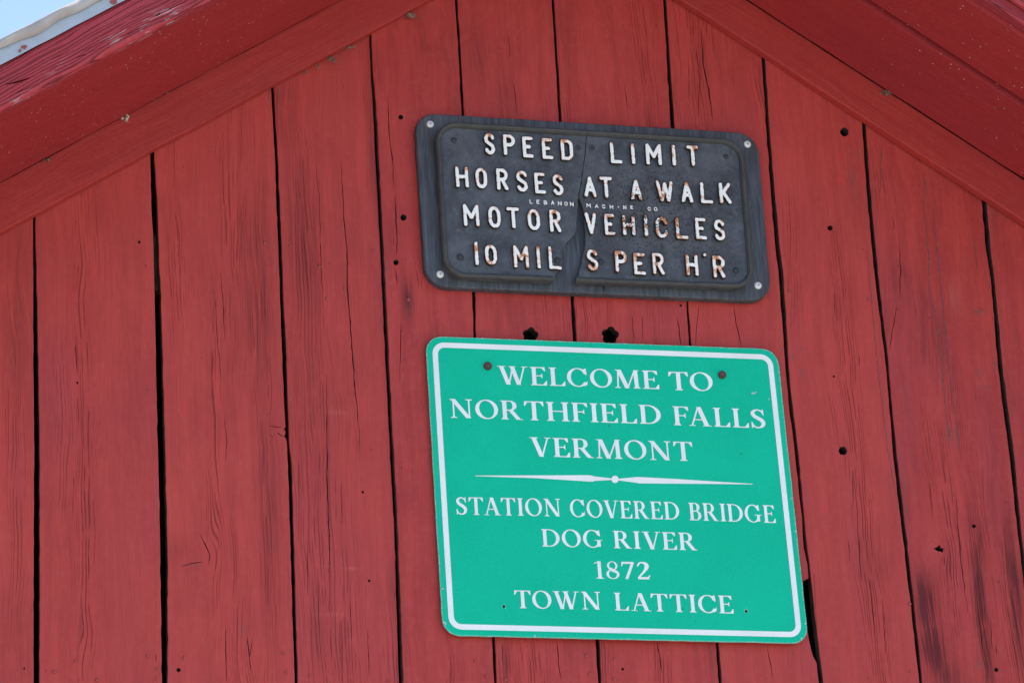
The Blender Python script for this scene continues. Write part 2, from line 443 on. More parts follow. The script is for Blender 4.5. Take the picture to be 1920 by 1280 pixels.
def enamel():
    t = NT('rusty_white_enamel')
    p = t.node('ShaderNodeNewGeometry').outputs['Position']
    e = t.node('ShaderNodeAttribute', attribute_name='edge').outputs['Fac']
    n1 = t.noise(p, 55.0, 4.0, .65); n2 = t.noise(p, 230.0, 3.0, .6)
    X, Z = at(1225, 395, -.07)
    x, y, z = t.sep(p)
    dx = t.m('MULTIPLY', t.m('SUBTRACT', x, X), 1/.12); dz = t.m('MULTIPLY', t.m('SUBTRACT', z, Z), 1/.07)
    worn = t.m('POWER', 2.718, t.m('MULTIPLY', t.m('ADD', t.m('MULTIPLY', dx, dx), t.m('MULTIPLY', dz, dz)), -1.0))
    # lower lines rust more
    X2, Z2 = at(1200, 490, -.07)
    low = t.m('POWER', 2.718, t.m('MULTIPLY', t.m('POWER', t.m('MULTIPLY', t.m('SUBTRACT', z, Z2), 1/.06), 2.0), -1.0))
    hgt = t.m('MULTIPLY', t.sm(t.sep(t.node('ShaderNodeAttribute', attribute_name='grain').outputs['Vector'])[2], .62, 1.0), .10)
    r = t.m('ADD', t.m('ADD', n1, t.m('MULTIPLY', e, .12)), t.m('ADD', t.m('MULTIPLY', worn, .13), t.m('ADD', t.m('MULTIPLY', low, .085), hgt)))
    c = t.mix(t.sm(n2, .3, .7), (.86, .85, .83), (.94, .93, .91))
    c = t.mix(t.m('MULTIPLY', t.sm(r, .59, .68), .55), c, (.74, .55, .36))
    c = t.mix(t.m('MULTIPLY', t.sm(r, .64, .70), .9), c, (.50, .165, .045))
    blk = t.m('ADD', t.m('MULTIPLY', worn, .22), t.m('ADD', n2, t.m('MULTIPLY', e, .05)))
    c = t.mix(t.sm(blk, .70, .73), c, (.06, .045, .042))
    return t.out(c, .5, 0.0, t.bump(t.m('SUBTRACT', n2, t.sm(blk, .76, .80)), .001, .6), .5)
M['enamel'] = enamel()
M['letter_side'] = simple('black_letter_side_shade', (.018, .019, .021), .7, var=.4, scale=200)  # black letter sides, darkened further to paint in the shade around each letter
M['smallwhite'] = simple('thin_white_paint', (.80, .80, .80), .6, var=.35, scale=220)

# ------------------------------------------------------------ the setting
def sheet(name, x0, x1, y0, y1, z, mat):
    mb = MB()
    i = [mb.add(p) for p in ((x0, y0, z), (x1, y0, z), (x1, y1, z), (x0, y1, z))]
    mb.quadface(*i)
    return mb.build(name, mat, None, origin=((x0+x1)/2, (y0+y1)/2, z))
tag(sheet('ground', -400, 400, -400, 400, 0.0, M['grass']), 'mown grass ground around the covered bridge', None, None, 'structure')
tag(sheet('road', -6.0, 11.0, -120, 60, 0.004, M['gravel']), 'wide pale grey gravel road in front of the covered bridge', None, None, 'structure')

# ------------------------------------------------------------ the gable of the bridge
def line_px(a, b, y):       # -> slope, intercept in XZ
    A, B = at(*a, y), at(*b, y)
    m = (B[1]-A[1])/(B[0]-A[0])
    return m, A[1]-m*A[0]
T_FR = 0.027                # rake board thickness
D = 0.072*7.8               # roof overhang in front of the wall
SL = 0.645                  # roof slope both sides
def icept(pts, y, s):       # intercept with the fixed slope s
    v = [at(*p, y) for p in pts]
    return sum(z-s*x for x, z in v)/len(v)
bL = icept([(65, 405), (286, 290), (512, 172), (800, 5)], 0, SL)
bR = icept([(1433, 113), (1620, 237), (1847, 378)], 0, -SL)
cL = icept([(0, 342), (237, 222), (640, 0)], -T_FR, SL)
cR = icept([(1400, 0), (1660, 173), (1920, 338)], -T_FR, -SL)
fL = icept([(0, 207), (200, 103), (400, 0)], -D, SL)
fR = icept([(1850, 0), (1920, 45)], -D, -SL)
gL = icept([(0, 115.6), (235, 0)], -D, SL)
hL = icept([(0, 92), (198, 0)], -D, SL)
iL = icept([(0, 77), (154, 0)], -D, SL)
print('intercepts', bL, bR, cL, cR, fL, fR, gL, hL, iL)
def apex(a, b): return (b-a)/(2*SL)
XA = apex(cL, cR)           # centre line of the bridge
ZA = cL+SL*XA
print('apex', XA, ZA)
HW = 2.9                    # half width of the walls
EA = 0.35                   # eaves beyond the walls
ROOT = empty('covered_bridge', (XA, 0.0, 0.0))
WORLDLOC[ROOT.name] = Vector((XA, 0, 0))
tag(ROOT, 'old red painted covered bridge gable of vertical planks under an overhanging roof', 'covered bridge')

NS = math.hypot(1, SL)
def rake_g(side, off):
    """grain coordinates for boards that run along the roof slope"""
    cs, sn = 1/NS, SL/NS
    def f(x, y, z):
        al = x*cs - side*z*sn
        ac = x*sn*side + z*cs
        return (ac+y*0.97+off, 0.2*y, al+50)
    return f
def top_z(x):               # hidden top of the planks, under the rake boards
    c = cL+SL*x if x < XA else cR-SL*x
    return c-0.02

# gaps between planks: photo y, left edge, right edge
GAPS = [
 [(413,62,66),(600,62.5,70),(830,64.3,73.8),(1060,63.6,74.2),(1280,63,74)],
 [(290,282,289),(380,284,294.6),(430,287,296),(540,290,300.6),(690,293,305),(830,296.3,309.3),(1000,300.5,313),(1040,301,314),(1280,304,314)],
 [(165,509,513),(320,517,522),(450,522,527.5),(560,525.6,531),(640,529,536),(760,533.5,539.5),(790,535.5,541),(800,536,541),(803,533.5,541.2),(807,536,541.3),(814,535.5,541.6),(817,533,541.7),(820,536.5,541.8),(828,538.5,542),(870,540.8,546.6),(1000,545,550.4),(1130,548.7,554),(1280,553,558.3)],
 [(70,694.4,695.6),(150,697.4,699.5),(200,701,704.5),(280,704.5,708),(360,709,713),(460,714,718),(600,721,725),(800,730.4,734.7),(1000,741,745.3),(1280,749.5,755)],
 [(0,853,857.5),(110,860,864),(213,865.6,870),(400,875,879.5),(547,885,890.4),(632,888,892.5),(900,904,909),(1200,922.6,928),(1280,926.4,931)],
 [(0,1036,1039),(100,1042,1045),(230,1049.5,1053.5),(400,1060,1065),(553,1070.8,1076.5),(640,1076,1081.7),(900,1096,1101),(1198,1118,1123.8),(1280,1123,1127.6)],
 [(0,1244.8,1249),(120,1252,1257),(235,1259,1265),(400,1274,1277),(565,1288.5,1290.5),(645,1293,1296.5),(900,1315,1319),(1205,1343.5,1347.3),(1280,1349,1353.8)],
 [(110,1429,1433.3),(255,1438.8,1443),(360,1446,1451.6),(467,1455,1461.4),(510,1460.5,1467.5),(620,1469,1474.5),(690,1473.5,1478),(750,1479,1484),(850,1491.4,1496.3),(953,1502.6,1505.5),(1027,1508,1512.5),(1058,1515,1517),(1083,1516.7,1519.5),(1088,1506,1520),(1167,1511.4,1529),(1213,1521,1534.5),(1228,1525,1536),(1241,1532,1538.2),(1280,1536,1543)],
 [(235,1617.5,1623),(350,1624.8,1631.4),(467,1635.8,1642.3),(540,1643.3,1649.5),(660,1659,1663.7),(700,1663.3,1667),(850,1675,1681),(1000,1692.5,1699),(1130,1708.3,1713.6),(1280,1724,1729.5)],
 [(376,1843,1850),(467,1851,1858),(520,1859.6,1864.8),(690,1873.6,1880.7),(850,1894.7,1901.8),(1000,1910.6,1916),(1040,1916,1921),(1280,1943,1950)],
]
ZB = 3.62                   # lower end of the gable planks (portal head)
def edge_line(gap, side):
    pts = [(y, l if side == 0 else r) for y, l, r in gap]
    out = []
    for (y0, x0), (y1, x1) in zip(pts, pts[1:]):
        n = max(1, int((y1-y0)/14)) if y1-y0 > 16 else 1
        for k in range(n):
            a = k/n
            j = (random.gauss(0, .38) if 0 < k else 0.0)+(-.4 if side == 0 else .4)
            out.append(at(x0+(x1-x0)*a+j, y0+(y1-y0)*a))
    out.append(at(pts[-1][1], pts[-1][0]))
    # carry on up behind the rake board and down to the portal head
    x, z = out[0]
    up = (x, top_z(x))
    xe, ze = out[-1]
    down = (xe, ZB+random.uniform(-.004, .004))
    return [up]+out+[down]      # top -> bottom

def hole_px(x, y, r, n=14, rx=None, jit=.08):
    pts = []
    for k in range(n):
        a = 2*math.pi*k/n
        q = 1+random.uniform(-jit, jit)
        pts.append(at(x+(rx or r)*math.cos(a)*q, y+r*math.sin(a)*q))
    return pts
def flower_px(x, y, r):
    c = [(x+r*.56*math.cos(a), y+r*.56*math.sin(a)) for a in [R(-90+72*k+8) for k in range(5)]]
    pts = []
    for k in range(40):
        a = 2*math.pi*k/40
        best = 0
        for cx, cy in c:
            # ray from the centre to each bored circle
            dx, dy = math.cos(a), math.sin(a)
            px, py = cx-x, cy-y
            b = px*dx+py*dy
            dd = b*b-(px*px+py*py)+(r*.46)**2
            if dd > 0: best = max(best, b+math.sqrt(dd))
        best = max(best, r*.72)
        pts.append(at(x+best*math.cos(a), y+best*math.sin(a)))
    return pts
HOLES = [(1583,248,8.2),(1556,428,5),(1580,845,8),(756,409,6),(742,493,5.2),(751,221,4.6),(261,454,2.6),(145,717,2.2),(1827,985,3.6),(1869,1254,4.0),(335,1255,4.0),(1168,1253,2.6),(1220,557,5.0),(1277,572,2.4),(681,921,2.4),(693,1087,2.4),(45,1253,1.8),(1563,706,2.2)]
# cracks: photo polyline, width px
CRACKS = [
 ([(725.5,178),(729,251),(736.8,319),(738.5,358)],1.7),([(739.8,362),(744,461),(742,482)],1.9),([(741,504),(744,536)],1.6),
 ([(591,296),(599,367),(602,476),(605.5,555),(608,630)],1.1),([(612.5,696),(614,897),(618,1004),(619.4,1163)],1.7),([(619.8,1172),(621,1240)],1.1),
 ([(640,300),(645.6,412),(651,465),(652,540),(658,615),(664,706),(671,775),(676,850)],2.1),
 ([(142,640),(143,668),(144,700)],1.6),([(145,742),(148,800)],1.0),([(137,890),(139.5,920)],1.5),
 ([(1314,47),(1319,120),(1325,150),(1329,168),(1337.4,228)],2.2),([(1324,40),(1326,69)],1.4),([(1305.7,91),(1313,146),(1309,225)],1.1),([(1352,196),(1354,228)],1.0),
 ([(1271,594),(1277,650)],2.0),([(1311,567),(1307.5,605.6),(1304.6,652)],1.5),([(1374,566),(1381,605.6),(1392.5,655)],1.6),([(1185,587.5),(1190,645)],1.2),([(1204.5,587),(1205.6,642)],1.1),
 ([(1044.7,1195),(1047,1240),(1053.6,1277)],1.6),([(1231.7,1201),(1237,1225),(1243,1262)],2.0),([(1438,1207),(1451,1277)],1.3),([(940.7,1199),(944.5,1250)],1.5),
 ([(1685.5,446),(1689,512.5),(1687,560)],1.6),([(1683,570),(1671,632),(1668,660)],1.4),
 ([(1792.7,918),(1797,990),(1803,1058.6),(1811,1110),(1817,1153.5)],1.8),([(1743.5,900),(1748.8,970.7)],1.2),
 ([(295,1080),(295.5,1040)],.01),([(291.5,1222),(292.5,1243)],1.6),([(292.5,1262),(291.5,1278)],1.3),
 ([(751,600),(749,720)],1.3),([(779.5,505),(785,545)],1.0),([(787,520),(792,545)],1.0),
 ([(423,1170),(424,1279)],1.9),([(372,997),(385,1020),(393,1040),(391,1058)],2.0),([(340,1062),(356,1056),(385,1052)],1.6),
 ([(463,1190),(466,1215),(470,1260)],1.9),([(474,1195),(468,1235)],1.4),([(505,797),(516,800),(531,801)],1.3),([(519,809),(526,815),(531,818)],2.2),([(508,812),(513,822)],1.0),([(500,780),(506,772)],1.0),
 ([(1868,1205),(1870,1230)],1.4),([(1770,1040),(1772,1062)],1.2),([(1857,1158),(1862,1215)],1.6),([(1836,1150),(1845,1230)],1.6),
 ([(1717,566),(1718,596)],1.1),([(1676,402),(1677,440)],1.1),([(1610,660),(1611,690)],1.6),([(1563,540),(1566,600)],.9),([(1598,880),(1600,960)],1.2),([(1610,1000),(1614,1090)],1.4),([(1630,1080),(1640,1190)],1.4),([(1654,1120),(1660,1230)],1.3),([(1590,1010),(1594,1060)],1.2),
 ([(954,60),(956,115)],.9),([(963,150),(970,215)],1.0),([(1170,150),(1180,225)],1.0),([(705,640),(700,700)],.01),
 ([(576,1010),(578,1120)],1.1),([(640,900),(642,990)],1.1),([(560,860),(561,930)],1.0),([(690,1180),(693,1270)],1.3),([(657,1120),(660,1210)],1.1),([(596,1060),(598,1180)],1.1),
 ([(413,505),(419,570),(421,640)],1.3),([(402,540),(408,640),(414,700),(413,760)],1.0),([(420,780),(426,830),(422,870)],1.2),([(20,420),(22,520)],.01)]
def crack_loop(pts, w):
    # resample with wobble, taper at both ends
    P = []
    for (x0, y0), (x1, y1) in zip(pts, pts[1:]):
        n = max(2, int(math.hypot(x1-x0, y1-y0)/11))
        for k in range(n):
            a = k/n
            P.append((x0+(x1-x0)*a+random.gauss(0, .45), y0+(y1-y0)*a))
    P.append(pts[-1])
    n = len(P); Lf, Rt = [], []
    for i, (x, y) in enumerate(P):
        a = P[max(0, i-1)]; b = P[min(n-1, i+1)]
        dx, dy = b[0]-a[0], b[1]-a[1]; q = math.hypot(dx, dy)
        s = math.sin(math.pi*(i+.0)/(n-1))**.5 if 0 < i < n-1 else 0
        ww = w*.5*s*random.uniform(.65, 1.25)
        if s == 0:
            Lf.append(at(x, y)); continue
        Lf.append(at(x-dy/q*ww, y+dx/q*ww)); Rt.append(at(x+dy/q*ww, y-dx/q*ww))
    return Lf+Rt[::-1]
NAILS = [(544.3,462),(700,471),(598.7,500),(765,562.5),(788,509),(102,1259),(142,1239),(276.6,1229),(293.5,1253),(344.5,1233),(181.7,1274.7),(911.8,1266.6),(947.6,1273),(1105,1262.8),
         (1151.5,1272.4),(890.6,1237.7),(1151.5,1235.8),(1098.7,1228.8),(531,1224),(537,1260),(580.6,1265.6),(730,1275),(1481.5,545),(1628.5,562.5),(1683.7,581.8),(1840,582),(1706.6,1259),(1705.5,1132),
         (496.5,456),(612,560),(646,542)]
# collect plank outlines
left_edges, right_edges = [], []
edges = [(edge_line(g, 0), edge_line(g, 1)) for g in GAPS]
outl = []
for i in range(len(GAPS)-1):
    outl.append(('in', edges[i][1], edges[i+1][0]))
def straight(x):
    return [(x, top_z(x)), (x, ZB)]
# planks beyond the frame on either side
xl = edges[0][0]
xc = sum(p[0] for p in xl)/len(xl)
outl.insert(0, ('in', straight(xc-.245), edges[0][0]))
xr = edges[-1][1]
xcr = sum(p[0] for p in xr)/len(xr)
outl.append(('in', edges[-1][1], straight(xcr+.25)))
x = xc-.255
while x > XA-HW:
    x0 = max(x-.24, XA-HW)
    outl.append(('out', straight(x0), straight(x))); x = x0-.009
x = xcr+.259
while x < XA+HW:
    x1 = min(x+.24, XA+HW)
    outl.append(('out', straight(x), straight(x1))); x = x1+.009
def inside(poly, p):
    c = False; n = len(poly)
    for i in range(n):
        (x0, z0), (x1, z1) = poly[i], poly[(i+1) % n]
        if (z0 > p[1]) != (z1 > p[1]) and p[0] < (x1-x0)*(p[1]-z0)/(z1-z0)+x0: c = not c
    return c
plank_objs = []; YO = {}
all_holes = [hole_px(*h) for h in HOLES]
all_holes += [flower_px(995, 628, 15), flower_px(1144.5, 628, 16.5)]
all_holes += [atl([(1750,1027),(1757,1025),(1762,1020),(1765,1026),(1770,1027),(1768,1035),(1764,1033),(1758,1032)])]
crk = [crack_loop(p, w) for p, w in CRACKS if w > .1]
for n, (k, le, re) in enumerate(outl):
    # top edge: straight along the slope; if the apex lies over the plank add it
    poly = list(le)+list(re)[::-1]
    if le[0][0] < XA < re[0][0]:
        poly.append((XA, top_z(XA-1e-6)))
    hs = []
    if k == 'in':
        for h in all_holes+crk:
            if all(inside(poly, p) for p in h): hs.append(h)
    dy = random.uniform(-.0035, .0035)
    tilt = random.uniform(-.016, .016)
    x0 = sum(p[0] for p in le)/len(le); x1 = sum(p[0] for p in re)/len(re); xm = (x0+x1)/2
    yo = (lambda x, z, dy=dy, tilt=tilt, xm=xm: dy+tilt*(x-xm))
    mb = MB()
    prism(mb, poly, hs, yf=0.0, thick=.026, bev=.0018, hbev=.0, yoff=yo, mside=1)
    o = mb.build('plank', [M['plank'], M['dark_wood']], ROOT)
    plank_objs.append((o, poly)); YO[o.name] = yo
# nails as sub-parts
def disc(name, px, py, y, r, h, mats, parent, seg=12, dome=True, slot=None):
    X, Z = at(px, py, y)
    mb = MB()
    prof = [(r, 0), (r, -h*.4), (r*.8, -h*.8), (r*.45, -h), (0, -h)] if dome else [(r, 0), (r, -h*.7), (r*.88, -h), (0, -h)]
    rows = []
    for rr, yy in prof[:-1]:
        rows.append([mb.add((X+rr*math.cos(a), y+yy, Z+rr*math.sin(a))) for a in [2*math.pi*k/seg for k in range(seg)]])
    for A, B in zip(rows, rows[1:]):
        for k in range(seg): mb.quadface(A[k], A[(k+1) % seg], B[(k+1) % seg], B[k])
    c = mb.add((X, y+prof[-1][1], Z))
    for k in range(seg): mb.quadface(rows[-1][k], rows[-1][(k+1) % seg], c)
    if slot:
        s = slot
        yy = y-h-.0003
        for a in (R(30), R(120)):
            ca, sa = math.cos(a), math.sin(a)
            i = [mb.add((X+ca*p*s-sa*q*s*.28, yy, Z+sa*p*s+ca*q*s*.28)) for p, q in ((-1,-1),(1,-1),(1,1),(-1,1))]
            mb.quadface(*i, m=1); yy -= .0002
    return mb.build(name, mats, parent, origin=(X, y, Z), smooth=dome and not slot)
for px, py in NAILS:
    P = at(px, py)
    for o, poly in plank_objs:
        if inside(poly, P):
            disc('nail', px, py, .001+YO[o.name](*P), random.uniform(.0032, .0046), .0046, M['nail'], o, 10)
            break
# long resin stains running down the right-hand planks
STAINS = [([(1736,335),(1732,365),(1739.6,459.5),(1741.7,470),(1743.5,548),(1759,604),(1764,667),(1768,709),(1778.6,804),(1780,839)],2.4),
          ([(1747,343),(1754,435),(1764.6,533),(1775,639),(1784,716),(1792.7,787),(1796,836)],2.4),
          ([(1826,435),(1835,519)],1.8),([(1654,262),(1651,346),(1646,372)],1.8),([(1623,421),(1629,505),(1639.8,625),(1648.5,716),(1666,850),(1683,946)],1.5)]
for pts, w in STAINS:
    P = []
    for (x0, y0), (x1, y1) in zip(pts, pts[1:]):
        nn = max(2, int((y1-y0)/9))
        P += [(x0+(x1-x0)*k/nn+random.gauss(0, .45), y0+(y1-y0)*k/nn) for k in range(nn)]
    P.append(pts[-1])
    mb = MB(); prev = None
    c0 = at(*P[len(P)//2])
    own = next((o for o, poly in plank_objs if inside(poly, c0)), None)
    for i, (x, y) in enumerate(P):
        s = min(1, 3.5*min(i, len(P)-1-i)/len(P)+.1)*w*.5*random.uniform(.5, 1.2)
        # the streak lies on the plank face
        a = at(x-s, y); b = at(x+s, y)
        cur = (mb.add((a[0], YO[own.name](*a)-.0004, a[1])), mb.add((b[0], YO[own.name](*b)-.0004, b[1])))
        if prev: mb.quadface(prev[0], cur[0], cur[1], prev[1])
        prev = cur
    mb.build('stain_streak', M['stain'], own)

# timber behind the planks
mb = MB(); box(mb, XA-HW+.05, XA+HW-.05, .03, .18, at(300, 535)[1], at(300, 430)[1]-.0)
mb.build('tie_beam', M['dark_wood'], ROOT)
mb = MB(); box(mb, XA-HW+.05, XA+HW-.05, .10, .25, ZB-.02, ZB+.12)
mb.build('portal_header', M['dark_wood'], ROOT)
# added panel and cover keep the attic dark; then the bridge's long side walls
LEN = 22.0
def roof_z(x, extra=0.0):
    return (cL+SL*x if x < XA else cR-SL*x)+extra
mb = MB()
prism(mb, [(XA-HW+.03, ZB), (XA+HW-.03, ZB), (XA+HW-.03, top_z(XA+HW-.03)-.05), (XA, top_z(XA-1e-6)-.05), (XA-HW+.03, top_z(XA-HW+.03)-.05)], yf=.55, thick=.03)
mb.build('added_dark_backing', M['dark_wood'], ROOT)  # unseen panel added so the plank gaps stay dark
mb = MB(); box(mb, XA-HW+.03, XA+HW-.03, .03, .55, ZB-.05, ZB-.025)
mb.build('added_light_stop', M['dark_wood'], ROOT)  # added to shut out light rising from the portal opening
for s in (-1, 1):
    n = 0
    mb = MB()
    xw = XA+s*HW
    box(mb, min(xw, xw-s*.03), max(xw, xw-s*.03), .03, LEN, .15, top_z(xw)-.01)
    mb.build('side_wall', M['plank'], ROOT)
    # portal wing planks, each side of the opening
    for k in range(4):
        a = XA+s*(HW-.001-k*.235); b = XA+s*(HW-.226-k*.235)
        slab('plank', [(min(a, b), .1), (max(a, b), .1), (max(a, b), ZB-.01), (min(a, b), ZB-.01)], ROOT, M['plank'], yf=0, thick=.026, bev=.002)
mb = MB(); box(mb, XA-HW, XA+HW, -.3, LEN, .006, .1)
mb.build('deck', M['dark_wood'], ROOT)

# ---- boards along the roof slope
def band(side, lo, hi, xo=None, cut=None):
    """parallelogram between two lines of the roof slope, mitred at the apex; side -1 = left"""
    x_out = XA+side*(HW+EA)
    s = SL if side < 0 else -SL
    xa_l = cut(lo) if cut else XA
    return [(x_out, lo+s*x_out), (XA, lo+s*XA), (XA, hi+s*XA), (x_out, hi+s*x_out)]
def wavy(poly, n=60, amp=.0007):
    (x0, z0), (x1, z1), (x2, z2), (x3, z3) = poly
    lo = [(x0+(x1-x0)*k/n, z0+(z1-z0)*k/n+(random.gauss(0, amp) if 0 < k < n else 0)) for k in range(n+1)]
    hi = [(x2+(x3-x2)*k/n, z2+(z3-z2)*k/n+(random.gauss(0, amp*.6) if 0 < k < n else 0)) for k in range(n+1)]
    return lo+hi
def px_on(side, x, y, yy):
    return at(x, y, yy)
slab('rake_board', wavy(band(-1, bL, cL+.003)), ROOT, M['rake'], yf=-T_FR, thick=T_FR-.0045, bev=.002, gfun=rake_g(-1, 10))
slab('rake_board', wavy(band(1, bR, cR+.003)), ROOT, M['rake'], yf=-T_FR, thick=T_FR-.0045, bev=.003, gfun=rake_g(1, 14))
# soffit boards: lie on the underside of the overhang; tiny joints between them
JR = .0380*7.8
def soffit(side, c, y0, y1, off, lift=0.0):
    p = band(side, c+lift, c+lift+.028)
    slab('soffit_board', wavy(p, 60, .0005), ROOT, M['soffit'], yf=y0, thick=y1-y0, bev=.001, gfun=rake_g(side, off), mside=0)
soffit(1, cR, -JR+.002, -T_FR-.0065, 20)
soffit(1, cR, -D+.03, -JR-.017, 23, .008)
soffit(-1, cL, -D+.03, -T_FR-.0085, 26)
# fascia boards at the front of the overhang
TOPL = gL; TOPR = gL-cL+cR
holesF = []
def crack_loop_y(pts, w, yy):
    P = []
    for (x0, y0), (x1, y1) in zip(pts, pts[1:]):
        n = max(2, int(math.hypot(x1-x0, y1-y0)/10))
        P += [(x0+(x1-x0)*k/n, y0+(y1-y0)*k/n+random.gauss(0, .3)) for k in range(n)]
    P.append(pts[-1]); n = len(P); A, B = [], []
    for i, (x, y) in enumerate(P):
        s = math.sin(math.pi*i/(n-1))**.6 if 0 < i < n-1 else 0
        h = w*.5*s*random.uniform(.6, 1.2)
        if s == 0: A.append(at(x, y, yy))
        else: A.append(at(x, y-h, yy)); B.append(at(x, y+h, yy))
    return A+B[::-1]
for pts, w in [([(6,160),(45,150),(74,139)],4.5),([(84,134),(120,118),(160,102),(205,83)],1.6),([(212,78),(250,60),(284,42)],1.5),([(70,151),(110,135),(150,118)],1.3),
               ([(225,80),(262,62),(300,42)],1.5),([(290,31),(296,28),(302,25)],4.5),([(308,21),(335,9),(352,2)],1.6),([(310,33),(340,18),(366,5)],1.5),([(20,180),(60,162),(92,145)],1.3),([(150,98),(190,80),(225,63)],1.1),([(90,115),(120,102),(150,90)],1.0)]:
    holesF.append(crack_loop_y(pts, w, -D))
0 and holesF.append([at(72+5*math.cos(a), 138+3.2*math.sin(a), -D) for a in [2*math.pi*k/10 for k in range(10)]])
holesF[0] = crack_loop_y([(4,161),(40,152),(64,143)],4.5,-D)
_fo = band(-1, fL+.0155, TOPL-.0135)
holesF = [h for h in holesF if all(inside(_fo, p) for p in h)]
slab('fascia_board', wavy(band(-1, fL, TOPL), 90, .0007), ROOT, M['fascia'], holes=holesF, yf=-D, thick=.028, bev=.010, gfun=rake_g(-1, 33))
slab('fascia_board', wavy(band(1, fR, TOPR)), ROOT, M['fascia'], yf=-D, thick=.028, bev=.006, gfun=rake_g(1, 37))
# the second, outer trim strip seen at the upper right of the right fascia
slab('trim_strip', wavy(band(1, fR+.035, TOPR-.002)), ROOT, M['fascia'], yf=-D-.014, thick=.0135, bev=.003, gfun=rake_g(1, 41))

# ---- metal drip edge, folded roofing and the roof itself
for side, f0, top in ((-1, TOPL, cL), (1, TOPR, cR)):
    s = SL if side < 0 else -SL
    e0, e1 = f0-.006, f0+(hL-gL)+.012
    mb = MB()
    n = 120
    rows = []
    for k in range(n+1):
        x = XA+side*(HW+EA)*(1-k/n)
        w = random.gauss(0, .0004)
        base = s*x
        rows.append([mb.add((x, y, z)) for y, z in ((-D-.004, e0+base+w), (-D-.0048, e1+base), (-D+.05, e1+base+.004))])
    for A, B in zip(rows, rows[1:]):
        for q in range(2):
            f = (A[q], B[q], B[q+1], A[q+1]) if side < 0 else (B[q], A[q], A[q+1], B[q+1])
            mb.quadface(*f)
    mb.build('drip_edge', M['drip'], ROOT)
    # roofing sheet folded over the edge, its lower hem wanders
    r0 = f0+(hL-gL); r1 = f0+(iL-gL)
    mb = MB(); rows = []
    n = 260
    for k in range(n+1):
        x = XA+side*(HW+EA)*(1-k/n)
        base = s*x
        a = .0045*math.sin(x*17+1.1)+.0035*math.sin(x*41+2)+.002*math.sin(x*77)
        b = .004*math.sin(x*33+.4)+.003*math.sin(x*59+1)
        c = .0025*math.sin(x*21)
        rows.append([mb.add((x, y, z)) for y, z in (
            (-D-.008, r0+base-a-.001), (-D-.014+b*.4, r0+base-a), (-D-.022+b, r0+base-a+(r1-r0)*.3), (-D-.026+b*1.4, r0+base+(r1-r0)*.6+c*.3),
            (-D-.020+b*.6, r0+base+(r1-r0)*.9+c*.4), (-D-.008, r1+base+.0+c*.4), (-D+.06, r1+base+.002))])
    for A, B in zip(rows, rows[1:]):
        for q in range(len(A)-1):
            f = (A[q], B[q], B[q+1], A[q+1]) if side < 0 else (B[q], A[q], A[q+1], B[q+1])
            mb.quadface(*f)
    mb.build('roofing_hem', M['roofing'], ROOT, smooth=True)
    # roof deck and covering
    x_out = XA+side*(HW+EA)
    lo, hi = top+.050, r1-.004
    slab('roof_sheathing', [(x_out, top+.038+s*x_out), (XA, top+.038+s*XA), (XA, top+.0485+s*XA), (x_out, top+.0485+s*x_out)], ROOT, M['dark_wood'], yf=-D+.031, thick=LEN+D-.03)
    p = [(x_out, lo+s*x_out), (XA, lo+s*XA), (XA, hi+s*XA), (x_out, hi+s*x_out)]
    slab('roof', p, ROOT, M['roofing'], yf=-D+.032, thick=LEN+D)

for px, py, rr_ in ((45, 88, 5.0), (213, 3, 6.0), (38, 95, 3.0)):
    mb = MB()
    prism(mb, [at(px+rr_*1.2*math.cos(a)*random.uniform(.6, 1.2), py+rr_*.8*math.sin(a)*random.uniform(.6, 1.2), -D-.0075) for a in [2*math.pi*k/11 for k in range(11)]], yf=-D-.0075, thick=.0015)
    mb.build('paint_flake', M['nail'], ROOT)

# ------------------------------------------------------------ flat shapes as distance fields -> outlines
class Glyphs:
    pass
def sd_seg(X, Y, a, b, r0, r1=None):
    r1 = r0 if r1 is None else r1
    ax, ay = a; bx, by = b
    dx, dy = bx-ax, by-ay; L2 = dx*dx+dy*dy+1e-12
    t = np.clip(((X-ax)*dx+(Y-ay)*dy)/L2, 0, 1)
    return np.hypot(X-ax-t*dx, Y-ay-t*dy)-(r0+(r1-r0)*t)
def sd_poly(X, Y, pts):
    d = np.full(X.shape, 1e9); s = np.zeros(X.shape, bool)
    n = len(pts)
    for i in range(n):
        ax, ay = pts[i]; bx, by = pts[(i+1) % n]
        dx, dy = bx-ax, by-ay; L2 = dx*dx+dy*dy+1e-12
        t = np.clip(((X-ax)*dx+(Y-ay)*dy)/L2, 0, 1)
        d = np.minimum(d, np.hypot(X-ax-t*dx, Y-ay-t*dy))
        if ay != by:
            c = ((ay > Y) != (by > Y)) & (X < (bx-ax)*(Y-ay)/(by-ay)+ax)
            s ^= c
    return np.where(s, -d, d)
def sd_ell(X, Y, cx, cy, rx, ry):
    k = np.hypot((X-cx)/rx, (Y-cy)/ry); g = np.hypot((X-cx)/(rx*rx), (Y-cy)/(ry*ry))+1e-6
    return k*(k-1)/g
